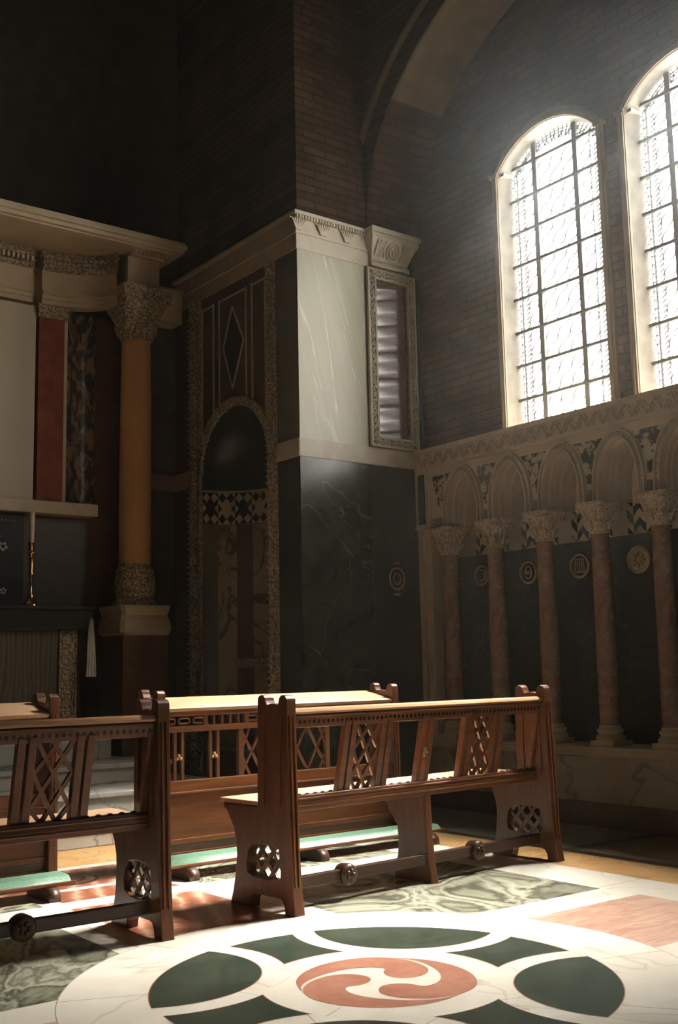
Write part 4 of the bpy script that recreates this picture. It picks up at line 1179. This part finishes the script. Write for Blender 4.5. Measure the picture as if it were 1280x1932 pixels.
def make_bench(label, loc, rz):
    b = thing('church_bench', label, 'bench', loc, rz, 'carved oak benches facing the altar')
    end_panel(0.0, TE, b, -1); end_panel(LB - TE, LB, b, 1)
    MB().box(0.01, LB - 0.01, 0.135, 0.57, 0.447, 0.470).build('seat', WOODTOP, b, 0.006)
    # upper rail: moulded cap over a fascia with painted holes
    mb = MB()
    capP_ = [(0.060, 0.862), (0.056, 0.872), (0.062, 0.884), (0.078, 0.890), (0.105, 0.890), (0.122, 0.884), (0.128, 0.872), (0.122, 0.862)]
    MB().prism([capP_], PX, TE, LB - TE).build('rail_cap', WOODCAP, b, 0.003)
    fas = [(0.070, 0.862), (0.112, 0.862), (0.122, 0.800), (0.082, 0.800)]
    mb.prism([fas], PX, TE, LB - TE)
    mb.bar((TE, 0.066, 0.852), (LB - TE, 0.066, 0.852), 0.012, 0.010)
    rail = mb.build('top_rail', WOOD, b, 0.003)
    mb = MB(); n = 62
    for k in range(n):
        x = TE + 0.02 + (LB - 2 * TE - 0.04) * k / (n - 1)
        mb.prism([[(x + 0.0075 * cos(2 * pi * i / 10), 0.826 + 0.0095 * sin(2 * pi * i / 10)) for i in range(10)]], lambda u, v, a: (u, 0.0775 + a - (v - 0.826) * 0.16, v), -0.0022, 0.003)
    mb.build('hole_shade', INK, rail)  # black discs on the surface stand for the shade inside holes
    # lower rail with beaded edge
    mb = MB()
    mb.prism([[(0.125, 0.424), (0.122, 0.460), (0.132, 0.494), (0.168, 0.494), (0.172, 0.424)]], PX, TE, LB - TE)
    mb.bar((TE, 0.121, 0.448), (LB - TE, 0.121, 0.448), 0.012, 0.008); mb.bar((TE, 0.126, 0.478), (LB - TE, 0.126, 0.478), 0.010, 0.008)
    low = mb.build('lower_rail', WOOD, b, 0.003)
    mb = MB()
    for a0, a1 in ((TE + 0.03, 0.37), (0.72, 0.89), (1.01, 1.20), (1.56, LB - TE - 0.03)):
        n = max(3, int((a1 - a0) / 0.045))
        for k in range(n): MB().sphere((a0 + (a1 - a0) * (k + 0.5) / n, 0.150, 0.494), 0.013, 0, 10, 6, (1, 1, 0.6)).build('bead', WOOD, low)
    # lattice panels
    for xa, xb in ((0.385, 0.706), (1.225, 1.546)):
        mb = MB()
        for x, wd in ((xa + 0.018, 0.034), (xa + 0.062, 0.034), (xb - 0.062, 0.034), (xb - 0.018, 0.034)):
            mb.bar(bp(x, 0.02), bp(x, 0.93), wd, 0.034, (1, 0, 0)) if False else mb.obox((Vector(bp(x, 0.02)) + Vector(bp(x, 0.92))) / 2, ((1, 0, 0), Vector(bp(x, 1)).__sub__(Vector(bp(x, 0))).normalized().cross(Vector((1, 0, 0))), (Vector(bp(x, 1)) - Vector(bp(x, 0))).normalized()), (wd / 2, 0.017, 0.172 + 0.012))
        p = mb.build('back_panel', WOOD, b, 0.004)
        mb = MB()
        ya, yb = xa + 0.080, xb - 0.080
        for (x0_, s0), (x1_, s1) in (((ya, 0.92), (yb, 0.20)), ((ya, 0.56), (yb - 0.05, 0.04)), ((yb, 0.92), (ya, 0.20)), ((yb, 0.56), (ya + 0.05, 0.04)), ((ya + 0.06, 0.92), (yb, 0.56)), ((yb - 0.06, 0.92), (ya, 0.56)), ((ya, 0.20), (ya + 0.05, 0.04)), ((yb, 0.20), (yb - 0.05, 0.04))):
            mb.bar(bp(x0_, s0), bp(x1_, s1), 0.016, 0.014, (0, 1, 0.2))
        mb.build('lattice', WOOD, p)
    # centre splat with a quatrefoil
    mb = MB()
    for x in (0.925, 0.985):
        ax = (Vector(bp(x, 1)) - Vector(bp(x, 0))).normalized()
        mb.obox((Vector(bp(x, 0.02)) + Vector(bp(x, 0.92))) / 2, ((1, 0, 0), ax.cross(Vector((1, 0, 0))), ax), (0.015, 0.017, 0.184))
    c = mb.build('back_splat', WOOD, b, 0.004)
    mb = MB()
    for dx, ds in ((0.015, 0), (-0.015, 0), (0, 0.04), (0, -0.04)):
        mb.sphere(bp(0.955 + dx, 0.46 + ds, -0.010), 0.013, 0, 10, 6, (1, 0.6, 1))
    mb.build('quatrefoil', GOLDWOOD, c)
    for x in (TE + 0.012, LB - TE - 0.012):
        mb = MB()
        ax = (Vector(bp(x, 1)) - Vector(bp(x, 0))).normalized()
        mb.obox((Vector(bp(x, 0.02)) + Vector(bp(x, 0.92))) / 2, ((1, 0, 0), ax.cross(Vector((1, 0, 0))), ax), (0.014, 0.017, 0.184))
        mb.build('back_stile', WOOD, b, 0.003)
    # centre support with corbel
    sup = [(0.085, 0.0), (0.355, 0.0), (0.345, 0.05), (0.325, 0.12), (0.318, 0.20), (0.325, 0.27), (0.36, 0.315), (0.385, 0.33), (0.39, 0.36), (0.43, 0.40), (0.445, 0.425), (0.445, 0.447), (0.125, 0.447), (0.118, 0.25), (0.105, 0.10)]
    MB().prism([sup], PX, 0.945, 0.995).build('centre_support', WOODZ, b, 0.006)
    # stretcher with bosses
    mb = MB()
    mb.box(TE, LB - TE, 0.115, 0.150, 0.088, 0.140)
    st = mb.build('stretcher', WOODDARK, b, 0.005)
    for x in (0.41, 1.32):
        mb = MB()
        rows = []
        for r, a in ((0.030, 0.092), (0.046, 0.096), (0.050, 0.106), (0.050, 0.150), (0.046, 0.162)):
            rows.append([(x + r * cos(2 * pi * i / 20), a, 0.114 + r * sin(2 * pi * i / 20)) for i in range(20)])
        mb.grid(rows, 0, True, True); mb.poly(rows[0]); mb.poly(rows[-1])
        for k in range(5):
            a = 2 * pi * k / 5; mb.sphere((x + 0.018 * cos(a), 0.092, 0.114 + 0.018 * sin(a)), 0.011, 0, 8, 5)
        mb.build('boss', WOODDARK, st)
    return b

bench = make_bench('carved oak bench standing whole in the centre', (2.835, 4.095, 0.0), radians(4.5))
b2 = dup(bench, (2.245 - LB * cos(radians(-0.5)), 4.09 + 0.02, 0.0), radians(-0.5))
for ch in b2.children:
    if ch.name.startswith('back_panel'): ch.location.x += 0.045
b2['label'] = 'carved oak bench cut by the left edge of the photo'

# ================================================================== KNEELING DESKS
LD = 1.745; DD = 0.30
def desk_profile():
    P = [(0.0, 0.0), (0.09, 0.0), (0.11, 0.05), (0.24, 0.05), (0.26, 0.0), (0.36, 0.0), (0.31, 0.10), (0.275, 0.30), (0.252, 0.86)]
    for k in range(7):
        a = -0.15 + pi * 1.05 * k / 6; P.append((0.222 + 0.028 * cos(a), 0.946 + 0.026 * sin(a)))
    P += [(0.184, 0.928), (0.135, 0.926), (0.083, 0.920)]
    for k in range(7):
        a = pi * 1.05 * k / 6; P.append((0.048 + 0.030 * cos(a), 0.940 + 0.027 * sin(a)))
    P += [(0.016, 0.88), (0.014, 0.40), (0.006, 0.12)]
    return P
def make_desk(label, loc, rz):
    d = thing('kneeling_desk', label, 'desk', loc, rz, 'oak kneeling desks in front of the benches')
    for x0 in (0.0, LD - 0.05):
        loops = [desk_profile()]
        mb = MB().prism(loops, PX, x0, x0 + 0.05)
        e = mb.build('end_panel', WOODZ, d, 0.006)
        mb = MB()
        for dd in (0.3, 0.7): mb.bar((x0 + 0.05 * dd, 0.012, 0.12), (x0 + 0.05 * dd, 0.014, 0.86), 0.008, 0.010, (0, 1, 0))
        mb.build('moulding', WOOD, e)
    tp = [(0.028, 0.850), (0.022, 0.866), (0.030, 0.874), (0.27, 0.924), (0.28, 0.912), (0.27, 0.898), (0.04, 0.846)]
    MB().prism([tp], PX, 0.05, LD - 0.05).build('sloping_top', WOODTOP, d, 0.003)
    mb = MB().prism([[(0.036, 0.822), (0.036, 0.852), (0.075, 0.857), (0.075, 0.822)]], PX, 0.05, LD - 0.05)
    mb.box(0.05, LD - 0.05, 0.040, 0.075, 0.735, 0.768); mb.box(0.05, LD - 0.05, 0.034, 0.06, 0.824, 0.834)
    mb.build('frieze_rail', WOOD, d, 0.003)
    mb = MB()
    n = 6; bw = (LD - 0.10) / n
    for k in range(n + 1):
        x = 0.05 + bw * k
        MB().box(x - 0.014, x + 0.014, 0.044, 0.07, 0.768, 0.824).build('frieze_post', WOOD, d)
    for k in range(n):
        x0 = 0.05 + bw * k
        if k % 2 == 0:
            for j in range(3):
                xc_ = x0 + bw * (j + 0.5) / 3
                MB().tube([(xc_ + 0.034 * cos(2 * pi * i / 16), 0.056, 0.796 + 0.022 * sin(2 * pi * i / 16) * (1 + 0.25 * cos(4 * pi * i / 16))) for i in range(16)], 0.008, 6, closed=True, upv=(0, 1, 0)).build('frieze_ring', WOOD, d)
        else:
            for j in range(1, 5): MB().box(x0 + bw * j / 5 - 0.007, x0 + bw * j / 5 + 0.007, 0.047, 0.067, 0.768, 0.824).build('frieze_bar', WOOD, d)
    mb = MB().box(0.05, LD - 0.05, 0.036, 0.080, 0.405, 0.472)
    mb.box(0.05, LD - 0.05, 0.030, 0.05, 0.400, 0.412)
    mb.build('middle_rail', WOOD, d, 0.004)
    MB().box(0.05, LD - 0.05, 0.045, 0.070, 0.06, 0.405).box(0.05, LD - 0.05, 0.036, 0.06, 0.13, 0.16).box(0.05, LD - 0.05, 0.034, 0.075, 0.04, 0.09).build('lower_panel', WOOD, d, 0.003)
    for xp in (0.15, 0.38, LD - 0.38, LD - 0.15):
        mb = MB()
        for s in (-1, 1): p = MB().box(xp + s * 0.024 - 0.010, xp + s * 0.024 + 0.010, 0.046, 0.066, 0.472, 0.735).build('baluster', WOODZ, d, 0.003)
        mb = MB()
        for dx, dz in ((0.012, 0), (-0.012, 0), (0, 0.016)): mb.sphere((xp + dx, 0.048, 0.590 + dz), 0.011, 0, 8, 6, (1, 0.6, 1))
        mb.build('trefoil', GOLDWOOD, p)
    for xa in (0.56, LD - 0.86):
        mb = MB()
        for x in (xa, xa + 0.30): p = MB().box(x - 0.018, x + 0.018, 0.044, 0.070, 0.472, 0.735).build('frame_post', WOODZ, d, 0.003)
        mb = MB()
        for (x0_, z0_), (x1_, z1_) in (((0, .735), (.15, .472)), ((.15, .735), (.30, .472)), ((.15, .735), (0, .472)), ((.30, .735), (.15, .472)), ((0, .60), (.06, .472)), ((.30, .60), (.24, .472)), ((0, .60), (.06, .735)), ((.30, .60), (.24, .735))):
            mb.bar((xa + x0_, 0.056, z0_), (xa + x1_, 0.056, z1_), 0.014, 0.013, (0, 1, 0))
        mb.build('lattice', WOODZ, p)
    return d
desk = make_desk('oak kneeling desk with a sunlit top beyond the central bench', (2.905, 5.475, 0.0), radians(0.8))
d2 = dup(desk, (2.33 - LD, 5.46, 0.0), 0.0)
d2['label'] = 'oak kneeling desk at the left edge behind the cut bench'

LK = 1.94
def make_kneeler(label, loc, rz):
    k = thing('kneeler', label, 'kneeler', loc, rz, 'green padded kneelers before the desks')
    MB().box(0.0, LK, 0.0, 0.235, 0.062, 0.078).build('board', WOOD, k, 0.004)
    rows = []
    for i in range(9):
        t = i / 8; y = 0.012 + 0.211 * t
        h = 0.078 + 0.026 * (1 - abs(2 * t - 1) ** 4) ** 0.5
        rows.append([(x, y, h if 0.02 < x < LK - 0.02 else 0.078) for x in (0.012, 0.021, 0.3, 0.8, 1.2, 1.7, LK - 0.021, LK - 0.012)])
    MB().grid(rows, 0, True).build('cushion', CUSHION, k, recalc=False)
    MB().tube([(0.012, 0.228, 0.084), (LK - 0.012, 0.228, 0.084)], 0.007, 8).build('back_beading', PIPING, k)
    blk = [(-0.055, 0.0), (-0.056, 0.025), (-0.045, 0.045), (-0.022, 0.058), (0.02, 0.062), (0.22, 0.062), (0.22, 0.0)]
    for x in (0.10, LK / 2 - 0.03, LK - 0.16):
        MB().prism([blk], PX, x, x + 0.06, 0, True).build('foot_block', WOODDARK, k)
    return k
kn = make_kneeler('green padded kneeler under the desk beyond the central bench', (2.81, 5.205, 0.0), radians(0.6))
k2 = dup(kn, (2.31 - LK, 5.195, 0.0), 0.0)
k2['label'] = 'green padded kneeler at the left edge behind the cut bench'

# ================================================================== HAZE
if HAZE_DENSITY > 0:
    hm = bpy.data.materials.new('haze'); hm.use_nodes = True
    nt = hm.node_tree; nt.nodes.clear()
    out = N(nt, 'ShaderNodeOutputMaterial'); vs = N(nt, 'ShaderNodeVolumeScatter')
    vs.inputs['Color'].default_value = (1.0, 0.93, 0.80, 1)
    vs.inputs['Density'].default_value = HAZE_DENSITY
    vs.inputs['Anisotropy'].default_value = 0.8
    nt.links.new(vs.outputs[0], out.inputs['Volume'])
    hm2 = hm.copy(); hm2.name = 'window_haze'
    for n_ in hm2.node_tree.nodes:
        if n_.type == 'VOLUME_SCATTER': n_.inputs['Density'].default_value = 0.05; n_.inputs['Color'].default_value = (0.74, 0.90, 1.0, 1); n_.inputs['Anisotropy'].default_value = 0.5
    _nt = hm2.node_tree; _vs = [n_ for n_ in _nt.nodes if n_.type == 'VOLUME_SCATTER'][0]
    _tc = N(_nt, 'ShaderNodeTexCoord'); _sp = N(_nt, 'ShaderNodeSeparateXYZ'); _nt.links.new(_tc.outputs['Object'], _sp.inputs[0])
    _mr = N(_nt, 'ShaderNodeMapRange', interpolation_type='SMOOTHSTEP')
    _mr.inputs['From Min'].default_value = 3.6; _mr.inputs['From Max'].default_value = 5.7; _mr.inputs['To Max'].default_value = 0.075; _mr.inputs['To Min'].default_value = 0.001
    _nt.links.new(_sp.outputs[2], _mr.inputs['Value']); _nt.links.new(_mr.outputs[0], _vs.inputs['Density'])
    hz = MB().box(4.95, 5.985, 2.6, 6.66, 2.95, 6.9).build('window_haze', hm2)  # added volume, lens glow and sky blue put into its colour
    tag(hz, 'added bluish haze imitating the lens glow around the two windows', 'haze', kind='stuff')
    hz = MB().box(-2.3, 6.09, -2.5, 8.6, 0.01, 7.5).build('haze', hm)  # added volume, veils the whole room and lifts its dark tones
    tag(hz, 'thin haze through the room, added for window glow and lifted blacks', 'haze', kind='stuff')
